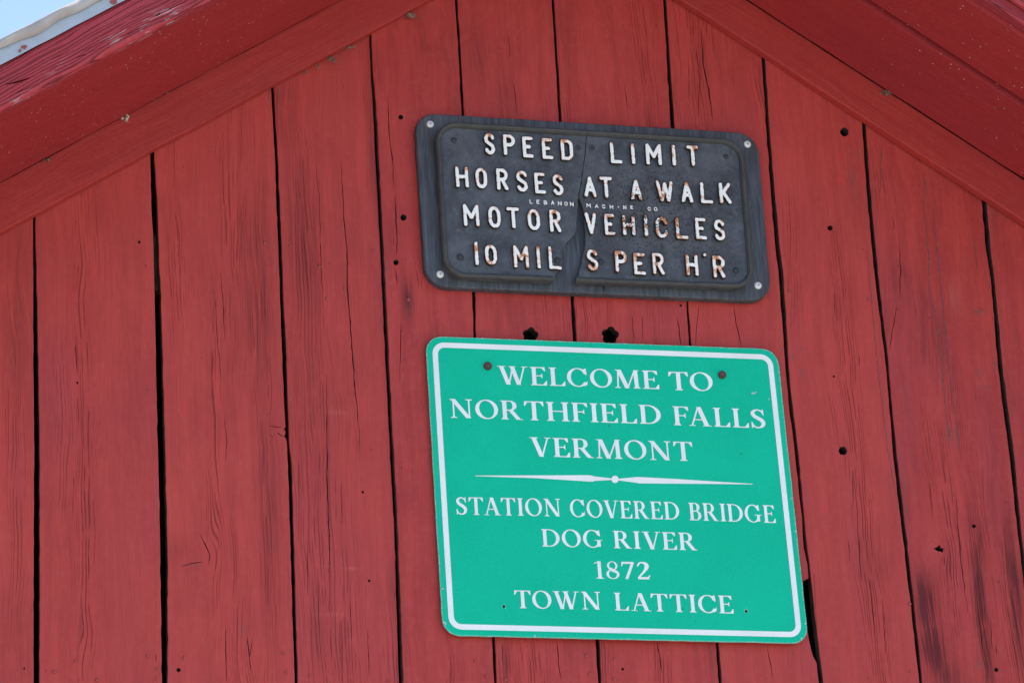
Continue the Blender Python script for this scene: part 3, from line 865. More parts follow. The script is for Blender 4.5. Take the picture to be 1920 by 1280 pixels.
def contours(F, xs, ys):
    """marching squares, F<0 inside; returns closed loops"""
    ins = F < 0
    ny, nx = F.shape
    segs = {}
    cells = np.argwhere((ins[:-1, :-1] != ins[1:, :-1]) | (ins[:-1, :-1] != ins[:-1, 1:]) | (ins[:-1, :-1] != ins[1:, 1:]) | (ins[1:, :-1] != ins[:-1, 1:]))
    pt = {}
    def ep(i0, j0, i1, j1):
        key = (i0, j0, i1, j1)
        if key not in pt:
            a, b = F[i0, j0], F[i1, j1]; t = a/(a-b)
            pt[key] = (xs[j0]+(xs[j1]-xs[j0])*t, ys[i0]+(ys[i1]-ys[i0])*t)
        return key
    nxt = {}
    for i, j in cells:
        a, b, c, d = ins[i, j], ins[i, j+1], ins[i+1, j+1], ins[i+1, j]
        e = {'b': (i, j, i, j+1), 'r': (i, j+1, i+1, j+1), 't': (i+1, j, i+1, j+1), 'l': (i, j, i+1, j)}
        code = a*1+b*2+c*4+d*8
        T = {1: ['lb'], 2: ['br'], 3: ['lr'], 4: ['rt'], 5: ['lt', 'rb'], 6: ['bt'], 7: ['lt'], 8: ['tl'], 9: ['tb'], 10: ['bl', 'tr'], 11: ['tr'], 12: ['rl'], 13: ['rb'], 14: ['bl']}[code]
        for s in T:
            k0 = ep(*e[s[0]]); k1 = ep(*e[s[1]])
            nxt[k0] = k1
    loops = []
    while nxt:
        st = next(iter(nxt)); k = st; L = []
        while k in nxt:
            L.append(pt[k]); k = nxt.pop(k)
        if len(L) > 3: loops.append(L)
    return loops
def simplify(l, eps):
    """Douglas-Peucker on a closed loop"""
    a = np.array(l); n = len(a)
    if n < 8: return l
    i0 = 0; i1 = int(np.argmax(((a-a[0])**2).sum(1)))
    def dp(i, j):
        if j-i < 2: return [i]
        p, q = a[i % n], a[j % n]; d = q-p; L = math.hypot(*d)+1e-12
        idx = np.arange(i+1, j); w = a[idx % n]-p
        dist = np.abs(d[0]*w[:, 1]-d[1]*w[:, 0])/L
        k = int(dist.argmax())
        if dist[k] < eps: return [i]
        m = i+1+k
        return dp(i, m)+dp(m, j)
    idx = dp(i0, i1)+dp(i1, n)
    return [tuple(a[k % n]) for k in idx]
def outline(fn, x0, x1, y0, y1, res, eps):
    xs = np.arange(x0, x1+res, res); ys = np.arange(y0, y1+res, res)
    X, Y = np.meshgrid(xs, ys)
    L = [simplify(l, eps) for l in contours(fn(X, Y), xs, ys)]
    L = [l for l in L if len(l) > 3 and abs(area(l)) > (res*res*6)]
    return L
def group_loops(L):
    """split outlines into (outer, holes)"""
    L = sorted(L, key=lambda l: -abs(area(l)))
    out = []
    for l in L:
        for o in out:
            if inside(o[0], l[0]) and not any(inside(h, l[0]) for h in o[1]):
                o[1].append(l); break
        else: out.append((l, []))
    return out

# ---- roman capitals (cap height 1): a function of X,Y and the advance width
ST, TH, SF = .170, .052, .038      # stem, hairline, slab
def rect(X, Y, x0, x1, y0, y1): return sd_poly(X, Y, [(x0, y0), (x1, y0), (x1, y1), (x0, y1)])
def U(*a):
    r = a[0]
    for b in a[1:]: r = np.minimum(r, b)
    return r
def serif(X, Y, xc, y, half, w, up):
    """slab serif with brackets; up=+1: slab at the bottom of a stem"""
    s = up
    return sd_poly(X, Y, [(xc-half, y), (xc+half, y), (xc+half, y+s*SF), (xc+w/2+.022, y+s*(SF+.014)), (xc+w/2, y+s*(SF+.07)), (xc-w/2, y+s*(SF+.07)), (xc-w/2-.022, y+s*(SF+.014)), (xc-half, y+s*SF)])
def stem(X, Y, xc, w=ST, bot=True, top=True, hb=.155, ht=.155):
    p = [rect(X, Y, xc-w/2, xc+w/2, 0, 1)]
    if bot: p.append(serif(X, Y, xc, 0, hb, w, 1))
    if top: p.append(serif(X, Y, xc, 1, ht, w, -1))
    return U(*p)
def diag(X, Y, x0, y0, x1, y1, w):
    return sd_poly(X, Y, [(x0-w/2, y0), (x0+w/2, y0), (x1+w/2, y1), (x1-w/2, y1)])
def armE(X, Y, x0, x1, y, s, drop=.17):
    """horizontal arm with a wedge end; s=-1 hangs down (top arm)"""
    return U(rect(X, Y, x0, x1-.02, min(y, y+s*TH), max(y, y+s*TH)),
             sd_poly(X, Y, [(x1-.16, y+s*TH*.9), (x1-.16, y), (x1, y), (x1+.012, y+s*(TH+drop)), (x1-.028, y+s*(TH+drop))]))
def mid(X, Y, x0, x1, y=.52):
    return U(rect(X, Y, x0, x1-.02, y-TH/2, y+TH/2), sd_poly(X, Y, [(x1-.10, y), (x1, y+.12), (x1, y-.12)]), rect(X, Y, x1-.03, x1, y-.13, y+.13))
def ringr(X, Y, cx, cy, rx, ry, w, t, tilt=0.0):
    a = sd_ell(X, Y, cx, cy, rx, ry)
    b = sd_ell(X+(Y-cy)*tilt, Y, cx, cy, rx-w, ry-t)
    return np.maximum(a, -b)
def bowl(X, Y, x0, x1, y0, y1, w=ST, t=TH):
    cy, ry = (y0+y1)/2, (y1-y0)/2; rx = min(ry*1.05, x1-x0-.02)
    cx = x1-rx
    rr = np.maximum(ringr(X, Y, cx, cy, rx, ry, w, t), cx-X)
    return U(rr, rect(X, Y, x0, cx+.01, y0, y0+t), rect(X, Y, x0, cx+.01, y1-t, y1))
def spline(X, Y, pts):
    """variable-width stroke through (x,y,halfwidth) with Catmull-Rom"""
    P = [pts[0]]+list(pts)+[pts[-1]]; S = []
    for i in range(1, len(P)-2):
        p0, p1, p2, p3 = [np.array(P[k]) for k in (i-1, i, i+1, i+2)]
        for k in range(7):
            t = k/7
            S.append(.5*((2*p1)+(-p0+p2)*t+(2*p0-5*p1+4*p2-p3)*t*t+(-p0+3*p1-3*p2+p3)*t**3))
    S.append(np.array(P[-2]))
    return U(*[sd_seg(X, Y, a[:2], b[:2], a[2], b[2]) for a, b in zip(S, S[1:])])
def g_C(X, Y, g=False):
    rr = ringr(X, Y, .47, .5, .46, .515, .168, .055)
    rr = np.maximum(rr, -sd_poly(X, Y, [(.56, .30), (1.2, .16 if not g else .30), (1.2, .80), (.60, .66), (.52, .5)]))
    rr = np.maximum(rr, X-.86)
    tip = sd_poly(X, Y, [(.80, 1.0), (.835, 1.0), (.845, .64), (.81, .64), (.74, .83), (.68, .93)])
    if not g:
        return U(rr, tip, sd_poly(X, Y, [(.66, .045), (.80, .16), (.85, .31), (.88, .30), (.855, .12), (.76, .05)])), .90
    return U(rr, tip, rect(X, Y, .70, .86, .06, .44), sd_poly(X, Y, [(.58, .44), (.96, .44), (.96, .40), (.58, .40)]), sd_poly(X, Y, [(.6, .02), (.86, .09), (.86, .16), (.6, .09)])), .97
def g_S(X, Y):
    s = spline(X, Y, [(.545, .80, .035), (.46, .925, .036), (.31, .965, .036), (.165, .89, .062), (.13, .76, .082), (.20, .63, .088), (.34, .53, .090), (.48, .42, .092), (.54, .29, .086), (.50, .13, .066), (.345, .035, .036), (.18, .07, .036), (.085, .22, .032)])
    return U(s, sd_poly(X, Y, [(.535, 1.0), (.57, 1.0), (.585, .68), (.545, .68), (.50, .84)]), sd_poly(X, Y, [(.05, 0), (.085, 0), (.14, .14), (.085, .33), (.045, .33)])), .66
def glyph(ch, X, Y):
    h = .155+.02
    if ch == 'I': return stem(X, Y, .18), .36
    if ch == 'L': return U(stem(X, Y, .18), armE(X, Y, .2, .68, 0, 1, .2)), .70
    if ch == 'E': return U(stem(X, Y, .18, top=True), armE(X, Y, .2, .65, 1, -1), armE(X, Y, .2, .70, 0, 1, .2), mid(X, Y, .2, .53)), .73
    if ch == 'F': return U(stem(X, Y, .18), armE(X, Y, .2, .66, 1, -1), mid(X, Y, .2, .54)), .68
    if ch == 'T': return U(stem(X, Y, .42, top=False), rect(X, Y, .06, .78, 1-TH, 1), sd_poly(X, Y, [(.02, .75), (.055, .75), (.17, 1-TH*.9), (.17, 1), (.03, 1)]), sd_poly(X, Y, [(.82, .75), (.785, .75), (.67, 1-TH*.9), (.67, 1), (.81, 1)])), .84
    if ch == 'H': return U(stem(X, Y, .18), stem(X, Y, .78), rect(X, Y, .2, .76, .49, .49+TH)), .96
    if ch == 'N': return U(stem(X, Y, .15, TH+.012, top=False, hb=.13), rect(X, Y, .75, .75+TH+.012, .0, 1), serif(X, Y, .785, 1, .14, TH, -1), diag(X, Y, .13, 1, .75, 0, ST*1.22), rect(X, Y, .0, .18, 1-SF, 1)), .93
    if ch == 'M': return U(diag(X, Y, .17, 1, .13, 0, TH+.012), serif(X, Y, .13, 0, .125, TH, 1), rect(X, Y, .03, .2, 1-SF, 1), diag(X, Y, .20, 1, .52, .0, ST*1.12), diag(X, Y, .88, 1, .53, 0, TH+.015), diag(X, Y, .90, 1, .93, 0, ST), serif(X, Y, .93, 0, .15, ST, 1), rect(X, Y, .86, 1.04, 1-SF, 1)), 1.09
    if ch == 'V': return U(diag(X, Y, .17, 1, .47, -.01, ST*1.12), diag(X, Y, .76, 1, .49, -.01, TH+.015), rect(X, Y, .0, .36, 1-SF, 1), rect(X, Y, .63, .90, 1-SF, 1)), .90
    if ch == 'W': return U(diag(X, Y, .16, 1, .43, -.01, ST*1.06), diag(X, Y, .66, 1, .45, -.01, TH+.015), diag(X, Y, .61, 1, .87, -.01, ST*1.06), diag(X, Y, 1.13, 1, .89, -.01, TH+.015), rect(X, Y, .0, .34, 1-SF, 1), rect(X, Y, .48, .78, 1-SF, 1), rect(X, Y, 1.01, 1.27, 1-SF, 1)), 1.27
    if ch == 'A': return U(diag(X, Y, .43, 1.01, .13, 0, TH+.015), diag(X, Y, .45, 1.01, .75, 0, ST*1.12), rect(X, Y, .22, .66, .31, .31+TH), rect(X, Y, .0, .28, 0, SF), rect(X, Y, .58, .94, 0, SF)), .93
    if ch == 'R': return U(stem(X, Y, .18, top=True), bowl(X, Y, .18, .68, .47, 1.0), diag(X, Y, .42, .50, .74, 0, ST*1.15), rect(X, Y, .66, .90, 0, SF)), .88
    if ch == 'B': return U(stem(X, Y, .18), bowl(X, Y, .18, .65, .50, 1.0), bowl(X, Y, .18, .71, .0, .56)), .75
    if ch == 'D': return U(stem(X, Y, .18), bowl(X, Y, .18, .90, 0, 1.0, ST*1.04, TH)), .94
    if ch == 'O': return ringr(X, Y, .475, .5, .465, .515, .168, .058, .08), .95
    if ch == 'C': return g_C(X, Y)
    if ch == 'G': return g_C(X, Y, True)
    if ch == 'S': return g_S(X, Y)
    if ch == '1': return U(rect(X, Y, .2, .2+ST*.86, 0, 1), serif(X, Y, .2+ST*.43, 0, .17, ST*.86, 1), sd_poly(X, Y, [(.06, .86), (.2, .90), (.344, 1.0), (.3, 1.0), (.06, .90)])), .50
    if ch == '8': return U(ringr(X, Y, .30, .745, .225, .255, .09, .045), ringr(X, Y, .30, .265, .28, .275, .11, .05), spline(X, Y, [(.15, .64, .05), (.3, .5, .085), (.47, .37, .05)])), .60
    if ch == '7': return U(rect(X, Y, .05, .56, .87, .985), diag(X, Y, .53, .95, .22, 0, .125), sd_poly(X, Y, [(.03, .72), (.065, .72), (.12, .90), (.05, .985)])), .60
    if ch == '2': return U(spline(X, Y, [(.07, .76, .035), (.15, .92, .04), (.29, .955, .045), (.43, .87, .08), (.455, .72, .09), (.38, .52, .065), (.22, .29, .045), (.08, .09, .04)]), rect(X, Y, .05, .52, 0, .125), sd_poly(X, Y, [(.50, 0), (.585, .24), (.55, .24), (.45, .10)])), .60
    raise KeyError(ch)
GC = {}
def get_glyph(ch):
    if ch not in GC:
        w = [None]
        def fn(X, Y):
            f, w[0] = glyph(ch, X, Y); return f
        L = outline(fn, -.08, 1.40, -.10, 1.12, .0125, .0035)
        xs = [p[0] for l in L for p in l]
        GC[ch] = (group_loops(L), min(xs), max(xs))
    return GC[ch]

# ------------------------------------------------------------ WELCOME sign
def isect(l1, l2):
    (x1, y1), (x2, y2) = l1; (x3, y3), (x4, y4) = l2
    d = (x1-x2)*(y3-y4)-(y1-y2)*(x3-x4)
    a = x1*y2-y1*x2; b = x3*y4-y3*x4
    return ((a*(x3-x4)-(x1-x2)*b)/d, (a*(y3-y4)-(y1-y2)*b)/d)
def corners(top, bot, lef, rig):
    return isect(top, lef), isect(top, rig), isect(bot, rig), isect(bot, lef)   # TL TR BR BL
class Panel:
    """local metric frame (s to the right, t up, origin at the centre) of a board fixed on the wall"""
    def __init__(s, cpx, y):
        s.y = y
        s.c = [np.array(at(*p, y)) for p in cpx]
        tl, tr, br, bl = s.c
        s.w = (np.linalg.norm(tr-tl)+np.linalg.norm(br-bl))/2
        s.h = (np.linalg.norm(tl-bl)+np.linalg.norm(tr-br))/2
    def xz(s, a, b):
        u, v = a/s.w+.5, b/s.h+.5
        tl, tr, br, bl = s.c
        p = (tl*(1-u)+tr*u)*v+(bl*(1-u)+br*u)*(1-v)
        return (p[0], p[1])
    def rrect(s, m, r, n=8, wob=0.0):
        w, h = s.w/2-m, s.h/2-m; pts = []
        for cx, cy, a0 in ((w-r, h-r, 0), (-w+r, h-r, 90), (-w+r, -h+r, 180), (w-r, -h+r, 270)):
            for k in range(n+1):
                a = R(a0+90*k/n)
                pts.append((cx+r*math.cos(a), cy+r*math.sin(a)))
        out = []
        for i, p in enumerate(pts):
            q = pts[(i+1) % len(pts)]
            L = math.hypot(q[0]-p[0], q[1]-p[1]); nn = max(1, int(L/.02))
            for k in range(nn):
                out.append((p[0]+(q[0]-p[0])*k/nn+random.gauss(0, wob), p[1]+(q[1]-p[1])*k/nn+random.gauss(0, wob)))
        return out
GY = -.016
GP = Panel(corners(((825,630.8),(1436.3,653.6)), ((861.7,1191.4),(1493.7,1205.7)), ((798.8,656),(828.9,1164.5)), ((1459.9,678.8),(1513.8,1179.9))), GY)
print('green sign', GP.w, GP.h)
cx, cz = GP.xz(0, 0)
WS = empty('welcome_sign', (cx, GY, cz)); WORLDLOC[WS.name] = Vector((cx, GY, cz))
tag(WS, 'large green metal sign with white border and serif WELCOME TO NORTHFIELD FALLS VERMONT lettering', 'sign')
pxm = GP.w/650.0
def mapped(P, l): return [P.xz(*p) for p in l]
small = []
for x, y in ((945, 1136), (1399, 1145)):
    small.append([at(x+2.6*math.cos(a)*(1+.2*math.sin(3*a)), y+3.0*math.sin(a), GY) for a in [2*math.pi*k/10 for k in range(10)]])
mb = MB()
prism(mb, mapped(GP, GP.rrect(0, 30*pxm, wob=.00025)), small, yf=GY, thick=.003, bev=.0006, mside=1, ring=.0045)
sp = mb.build('sign_plate', [M['green'], M['alum']], WS)
m0, m1 = 11.2*pxm, 20.8*pxm
mb = MB()
prism(mb, mapped(GP, GP.rrect(m0, 22*pxm)), [mapped(GP, GP.rrect(m1, 13*pxm))], yf=GY-.0009, thick=.0005, back=False)
mb.build('border', M['white'], WS)
def text_word(mb, word, p0, p1, cap, y, sk0, sk1):
    """word between the photographed baseline points p0,p1, cap height in px; sk = lean of the uprights"""
    track = .11
    xs = []; x = 0
    pv = ''
    for ch in word:
        gl, a, b = get_glyph(ch)
        x -= {'FA': .13, 'TA': .09, 'AT': .09, 'OV': .05, 'VE': .03, 'RT': .03, 'LC': .03, 'TO': .05, 'OW': .03}.get(pv+ch, 0)
        xs.append(x-a); x += (b-a)+track; pv = ch
    total = x-track
    for ch, x0 in zip(word, xs):
        gl, a, b = get_glyph(ch)
        for outer, hol in gl:
            def mp(l):
                o = []
                for gx, gy in l:
                    u = (gx+x0)/total
                    sk = sk0+(sk1-sk0)*u
                    bx, by = p0[0]+(p1[0]-p0[0])*u, p0[1]+(p1[1]-p0[1])*u
                    o.append(at(bx-gy*cap*sk, by-gy*cap, y))
                return o
            prism(mb, mp(outer), [mp(h) for h in hol], yf=y, thick=.0004, back=False)
S7 = lambda x, y: (780+.375*x, 600+.375*y)
S8 = lambda x, y: (800+.38542*x, 860+.38542*y)
LINES = [
 ('WELCOME TO', [('WELCOME', S7(412, 319), S7(1218, 345)), ('TO', S7(1268, 349), S7(1487, 354))], 34.2),
 ('NORTHFIELD FALLS', [('NORTHFIELD', S7(172, 487), S7(1228, 520)), ('FALLS', S7(1290, 524), S7(1750, 541))], 35.4),
 ('VERMONT', [('VERMONT', S7(573, 679), S7(1388, 704))], 35.6),
 ('STATION COVERED BRIDGE', [('STATION', S8(147, 270), S8(655, 279)), ('COVERED', S8(700, 281), S8(1232, 295)), ('BRIDGE', S8(1280, 297), S8(1700, 311))], 32.8),
 ('DOG RIVER', [('DOG', S8(563, 425), S8(858, 431)), ('RIVER', S8(912, 433), S8(1318, 444))], 32.6),
 ('1872', [('1872', S8(820, 581), S8(1090, 585))], 32.8),
 ('TOWN LATTICE', [('TOWN', S8(430, 724), S8(850, 732)), ('LATTICE', S8(917, 735), S8(1495, 751))], 33.2)]
def lean(x): return .059+(.107-.059)*(x-800)/700
for txt, words, cap in LINES:
    for w, p0, p1 in words:
        mb = MB()
        text_word(mb, w, p0, p1, cap, GY-.0010, lean(p0[0]), lean(p1[0]))
        o = mb.build('lettering', M['white'], WS)
        o['label'] = 'white serif capitals reading '+w
# ornament
mb = MB()
yy = GY-.0010
orn = [[S7(297, 776), S7(600, 775), S7(860, 774), S7(884, 777), S7(884, 779), S7(978, 790), S7(978, 798), S7(888, 803), S7(886, 806), S7(870, 806), S7(600, 789), S7(297, 779)],
       [S7(1012, 792), S7(1105, 783), S7(1112, 783), S7(1300, 793), S7(1500, 806), S7(1683, 817), S7(1683, 820), S7(1500, 818), S7(1112, 815), S7(1108, 813), S7(1012, 800)]]
for l in orn: prism(mb, atl(l, yy), yf=yy, thick=.0004, back=False)
c = S7(995, 795)
prism(mb, [at(c[0]+6.9*math.cos(a), c[1]+6.9*math.sin(a), yy-.0001) for a in [2*math.pi*k/24 for k in range(24)]], yf=yy-.0001, thick=.0004, back=False)
mb.build('ornament', M['white'], WS)
for x, y in ((914, 686.5), (1353.5, 703)):
    disc('bolt', x, y, GY-.0005, 8.0/FPX*8.6, .006, [M['rust_screw'], M['slot']], WS, 14, False, slot=.0045)
# bare-metal chips in the sheeting
mb = MB()
for x, y, r in [(1411, 737, 1.8), (1415, 737, 1.6), (1418, 735.5, 1.3), (1442, 748, 1.2), (830, 1103, 2.0), (833, 1166, 2.4), (836, 1169, 1.8), (1003, 1191, 1.8), (1476, 842, 1.2), (1492, 995, 1.3), (1510, 1168, 1.6), (1503, 1196, 1.8), (1484, 934, 1.6), (905, 634, 1.6), (893, 1192, 1.3), (1460, 697, 1.3)]:
    prism(mb, [at(x+r*math.cos(a)*random.uniform(.6, 1.3), y+r*math.sin(a)*random.uniform(.6, 1.3), GY-.0008) for a in [2*math.pi*k/8 for k in range(8)]], yf=GY-.0008, thick=.0003, back=False)
tag(mb.build('paint_chips', M['alum'], WS), kind='stuff')

# ------------------------------------------------------------ SPEED LIMIT sign
BW = -.024     # face of the wooden backing board
IR = BW-.016   # face of the iron plate
LT = IR-.0105  # face of the letters
BP = Panel(corners(((823.8,213.7),(1376.8,247.2)), ((835.5,538.3),(1415,563.7)), ((779.5,248.3),(794.8,479.8)), ((1422.4,275.3),(1444.6,528.6))), BW)
cx, cz = BP.xz(0, 0)
SS = empty('speed_limit_sign', (cx, BW, cz)); WORLDLOC[SS.name] = Vector((cx, BW, cz))
tag(SS, 'black cracked cast iron SPEED LIMIT sign with rusty white raised letters above the green sign', 'sign')
print('black sign', BP.w, BP.h)
k = BP.w/640
mb = MB()
split = [crack_loop_y([(0, 0), (1, 1)], .0, BW)]
bh = [ [at(x, y, BW) for x, y in ((1131.4,532),(1132.6,532),(1133.2,545),(1132.2,548),(1131.0,540))] ]
prism(mb, mapped(BP, BP.rrect(0, 40*k, wob=.0003)), bh, yf=BW, thick=.022, bev=.0035)
mb.build('backing_board', M['bwood'], SS)
# plate outline and the break: plate sits inside the board
PP = Panel(corners(((850,231),(1362,262.5)), ((868,521.5),(1385,541)), ((817,270),(829,470)), ((1394.5,300),(1411,505))), IR)
pk = PP.w/580
def inv(px, py, P):
    """photo point -> panel coordinates (Newton)"""
    X = np.array(at(px, py, P.y)); a = np.zeros(2)
    for _ in range(6):
        f = np.array(P.xz(*a))-X; e = 1e-4
        J = np.array([(np.array(P.xz(a[0]+e, a[1]))-np.array(P.xz(*a)))/e, (np.array(P.xz(a[0], a[1]+e))-np.array(P.xz(*a)))/e]).T
        a = a-np.linalg.solve(J, f)
    return tuple(a)
S5 = lambda x, y: (770+.17708*x, 370+.17708*y)
S4 = lambda x, y: (1080+.19792*x, 210+.19792*y)
S6 = lambda x, y: (1030+.22656*x, 370+.22656*y)
CL = [S4(96, 165), S4(95, 260), S4(84, 400), S4(62, 560), S4(45, 690), S4(28, 775), S4(25, 810), (1084.5, 372), S5(1775, 20), S5(1768, 120), S5(1760, 240), S5(1745, 380), S5(1700, 430), S5(1650, 480), S5(1605, 580), S5(1600, 650), S5(1610, 740), S5(1545, 790), S5(1520, 850), S5(1500, 905)]
CRt = [S4(99, 165), S4(99, 260), S4(88, 400), S4(66, 560), S4(50, 690), S4(34, 775), S4(31, 812), S4(45, 850), S4(70, 915), S6(285, 130), S6(292, 200), S6(300, 280), S6(297, 400), S6(280, 470), S6(262, 560), S6(245, 630), S6(215, 700), S6(212, 715)]
cl = [inv(*p, PP) for p in CL]; cr = [inv(*p, PP) for p in CRt]
PR = 40*pk
def clip(loop, crack, keep):
    """keep the part of the rounded plate on one side of the crack (keep -1 left, +1 right)"""
    top = max(p[1] for p in loop); bot = min(p[1] for p in loop)
    def xat(t):
        c = sorted(crack, key=lambda p: -p[1])
        if t >= c[0][1]: return c[0][0]
        for a, b in zip(c, c[1:]):
            if b[1] <= t <= a[1]: return a[0]+(b[0]-a[0])*(a[1]-t)/(a[1]-b[1]+1e-9)
        return c[-1][0]
    kept = [p for p in loop if (p[0]-xat(p[1]))*keep > .0005]
    return kept, (xat(top), top), (xat(bot), bot)
full = PP.rrect(0, PR)
def piece(crack, keep):
    kept, ctop, cbot = clip(full, crack, keep)
    # rotate so that the kept points run continuously
    n = len(full); flags = [(p in kept) for p in full]
    st = next(i for i in range(n) if flags[i] and not flags[i-1])
    run = [full[(st+i) % n] for i in range(n) if flags[(st+i) % n]]
    cr_ = [p for p in crack if cbot[1]+.002 < p[1] < ctop[1]-.002]
    # densify + roughen the broken edge
    seq = [ctop]+cr_+[cbot]; rough = []
    for a, b in zip(seq, seq[1:]):
        L = math.hypot(b[0]-a[0], b[1]-a[1]); m = max(1, int(L/.006))
        for q in range(m): rough.append((a[0]+(b[0]-a[0])*q/m+(random.gauss(0, .0005) if q else 0), a[1]+(b[1]-a[1])*q/m))
    rough.append(cbot)
    # full is CCW: left piece run goes top->left->bottom, right piece bottom->right->top
    if keep < 0: return run+rough[::-1], run
    return run+rough, run
lp, lrun = piece(cl, -1)
rp, rrun = piece(cr, 1)
def rim_sweep(run, mb, ends):
    """rolled bead along the plate edge"""
    prof = [(.000, .004), (-.001, -.004), (.0015, -.0085), (.005, -.0105), (.009, -.009), (.0125, -.004), (.0135, .001)]  # (inset, y)
    rows = []
    n = len(run)
    for i, p in enumerate(run):
        a = run[max(0, i-1)]; b = run[min(n-1, i+1)]
        dx, dy = b[0]-a[0], b[1]-a[1]; L = math.hypot(dx, dy)
        nx, ny = -dy/L, dx/L
        w = 1+random.gauss(0, .02)
        rows.append([mb.add((*[(q) for q in (PP.xz(p[0]+nx*ins*w, p[1]+ny*ins*w)[0],)], IR+yy*w, PP.xz(p[0]+nx*ins*w, p[1]+ny*ins*w)[1])) for ins, yy in prof])
    for A, B in zip(rows, rows[1:]):
        for q in range(len(prof)-1): mb.quadface(A[q], B[q], B[q+1], A[q+1])
    for r_ in (rows[0], rows[-1]): mb.quadface(*r_)
for pts, run, lab in ((lp, lrun, 'left fragment of the cracked iron plate'), (rp, rrun, 'right fragment of the cracked iron plate')):
    # bring the run right up to the break
    e0, e1 = pts[len(run)], pts[-1]
    run2 = [e1]+run+[e0]
    run3 = [p for i, p in enumerate(run2) if i == 0 or math.hypot(p[0]-run2[i-1][0], p[1]-run2[i-1][1]) > .002]
    mb = MB()
    prism(mb, [PP.xz(*p) for p in pts], [], yf=IR, thick=.013, bev=.0014)
    o = mb.build('iron_plate', M['iron'], SS); o['label'] = lab
    mb = MB(); rim_sweep(run3, mb, None)
    mb.build('rolled_rim', M['rim'], o, smooth=False)
# raised letters: single-stroke capitals in a unit box (0..1 wide, 0..1 high)
def arc(cx, cy, rx, ry, a0, a1, n=10):
    return [(cx+rx*math.cos(R(a0+(a1-a0)*k/n)), cy+ry*math.sin(R(a0+(a1-a0)*k/n))) for k in range(n+1)]
def strokes(ch):
    if ch == 'I' or ch == '1': return [[(.5, 0), (.5, 1)]]
    if ch == 'H': return [[(0, 0), (0, 1)], [(1, 0), (1, 1)], [(0, .52), (1, .52)]]
    if ch == 'T': return [[(0, 1), (1, 1)], [(.5, 0), (.5, 1)]]
    if ch == 'L': return [[(0, 1), (0, 0), (1, 0)]]
    if ch == 'E': return [[(1, 1), (0, 1), (0, 0), (1, 0)], [(0, .52), (.66, .52)]]
    if ch == 'M': return [[(0, 0), (0, 1), (.5, .38), (1, 1), (1, 0)]]
    if ch == 'N': return [[(0, 0), (0, 1), (1, 0), (1, 1)]]
    if ch == 'A': return [[(0, 0), (.5, 1), (1, 0)], [(.2, .34), (.8, .34)]]
    if ch == 'V': return [[(0, 1), (.5, 0), (1, 1)]]
    if ch == 'W': return [[(0, 1), (.28, 0), (.52, .92), (.76, 0), (1, 1)]]
    if ch == 'K': return [[(0, 0), (0, 1)], [(.95, 1), (.05, .40)], [(.28, .55), (1, 0)]]
    if ch == 'P': return [[(0, 0), (0, 1), (.45, 1)]+arc(.5, .75, .5, .25, 90, -90)+[(0, .5)]]
    if ch == 'R': return [[(0, 0), (0, 1), (.45, 1)]+arc(.5, .74, .5, .26, 90, -90)+[(0, .48)], [(.48, .48), (1, 0)]]
    if ch == 'B': return [[(0, 0), (0, 1), (.45, 1)]+arc(.45, .76, .45, .24, 90, -90)+[(0, .52)], [(.45, .52)]+arc(.5, .26, .5, .26, 90, -90)+[(0, 0)]]
    if ch == 'D': return [[(0, 0), (0, 1), (.4, 1)]+arc(.45, .72, .55, .28, 90, 0, 6)+[(1, .3)]+arc(.45, .28, .55, .28, 0, -90, 6)+[(0, 0)]]
    if ch in 'O0': return [arc(.5, .66, .5, .34, 0, 180)+arc(.5, .34, .5, .34, 180, 360)+[(1, .66)]]
    if ch == 'C': return [arc(.5, .68, .5, .32, 15, 180)+arc(.5, .32, .5, .32, 180, 345)]
    if ch == 'S': return [arc(.5, .755, .48, .245, 20, 180, 9)+[(.10, .62), (.5, .50), (.90, .38)]+arc(.5, .245, .48, .245, 0, -160, 9)]
    if ch == "'": return [[(.5, .5), (.5, .5001)]]
LET = []
def L3(ch, x0, x1, y0, y1): LET.append((ch, 760+.18229*x0, 760+.18229*x1, 190+.18229*y0, 190+.18229*y1))
def L4(ch, x0, x1, y0, y1): LET.append((ch, 1080+.19792*x0, 1080+.19792*x1, 210+.19792*y0, 210+.19792*y1))
def L5(ch, x0, x1, y0, y1): LET.append((ch, 770+.17708*x0, 770+.17708*x1, 370+.17708*y0, 370+.17708*y1))
def L6(ch, x0, x1, y0, y1): LET.append((ch, 1030+.22656*x0, 1030+.22656*x1, 370+.22656*y0, 370+.22656*y1))
for a in (('S',805,930,322,550),('P',1000,1140,335,558),('E',1198,1325,357,582),('E',1398,1525,373,597),('D',1592,1735,385,610),('H',510,658,665,888),('O',715,850,678,898),('R',930,1065,685,915),('S',1135,1268,707,932),('E',1322,1450,728,952),('S',1508,1635,745,970)): L3(*a)
for a in (('L',318,442,282,490),('I',522,560,295,493),('M',655,818,295,505),('I',905,950,308,508),('T',1045,1170,312,515),('A',68,200,607,810),('T',218,355,607,820),('A',508,633,635,835),('W',752,930,645,855),('A',990,1115,658,860),('L',1172,1302,662,870),('K',1350,1478,665,870)): L4(*a)
for a in (('M',550,735,65,310),('O',815,962,88,325),('T',1012,1165,98,330),('O',1232,1378,118,350),('R',1462,1600,125,370),('1',670,725,465,717),('0',780,922,493,717),('M',1080,1260,500,750),('I',1330,1380,513,752),('L',1452,1605,513,765)): L5(*a)
for a in (('V',290,400,120,305),('E',450,550,132,315),('H',600,718,142,318),('I',782,818,142,325),('C',873,990,155,338),('L',1040,1155,162,347),('E',1203,1307,165,350),('S',1358,1462,178,358),('S',305,412,425,608),('P',538,652,437,622),('E',692,803,455,642),('R',847,958,455,640),('H',1125,1240,468,650),("'",1275,1302,458,490),('R',1347,1462,478,668)): L6(*a)
NBIG = len(LET)
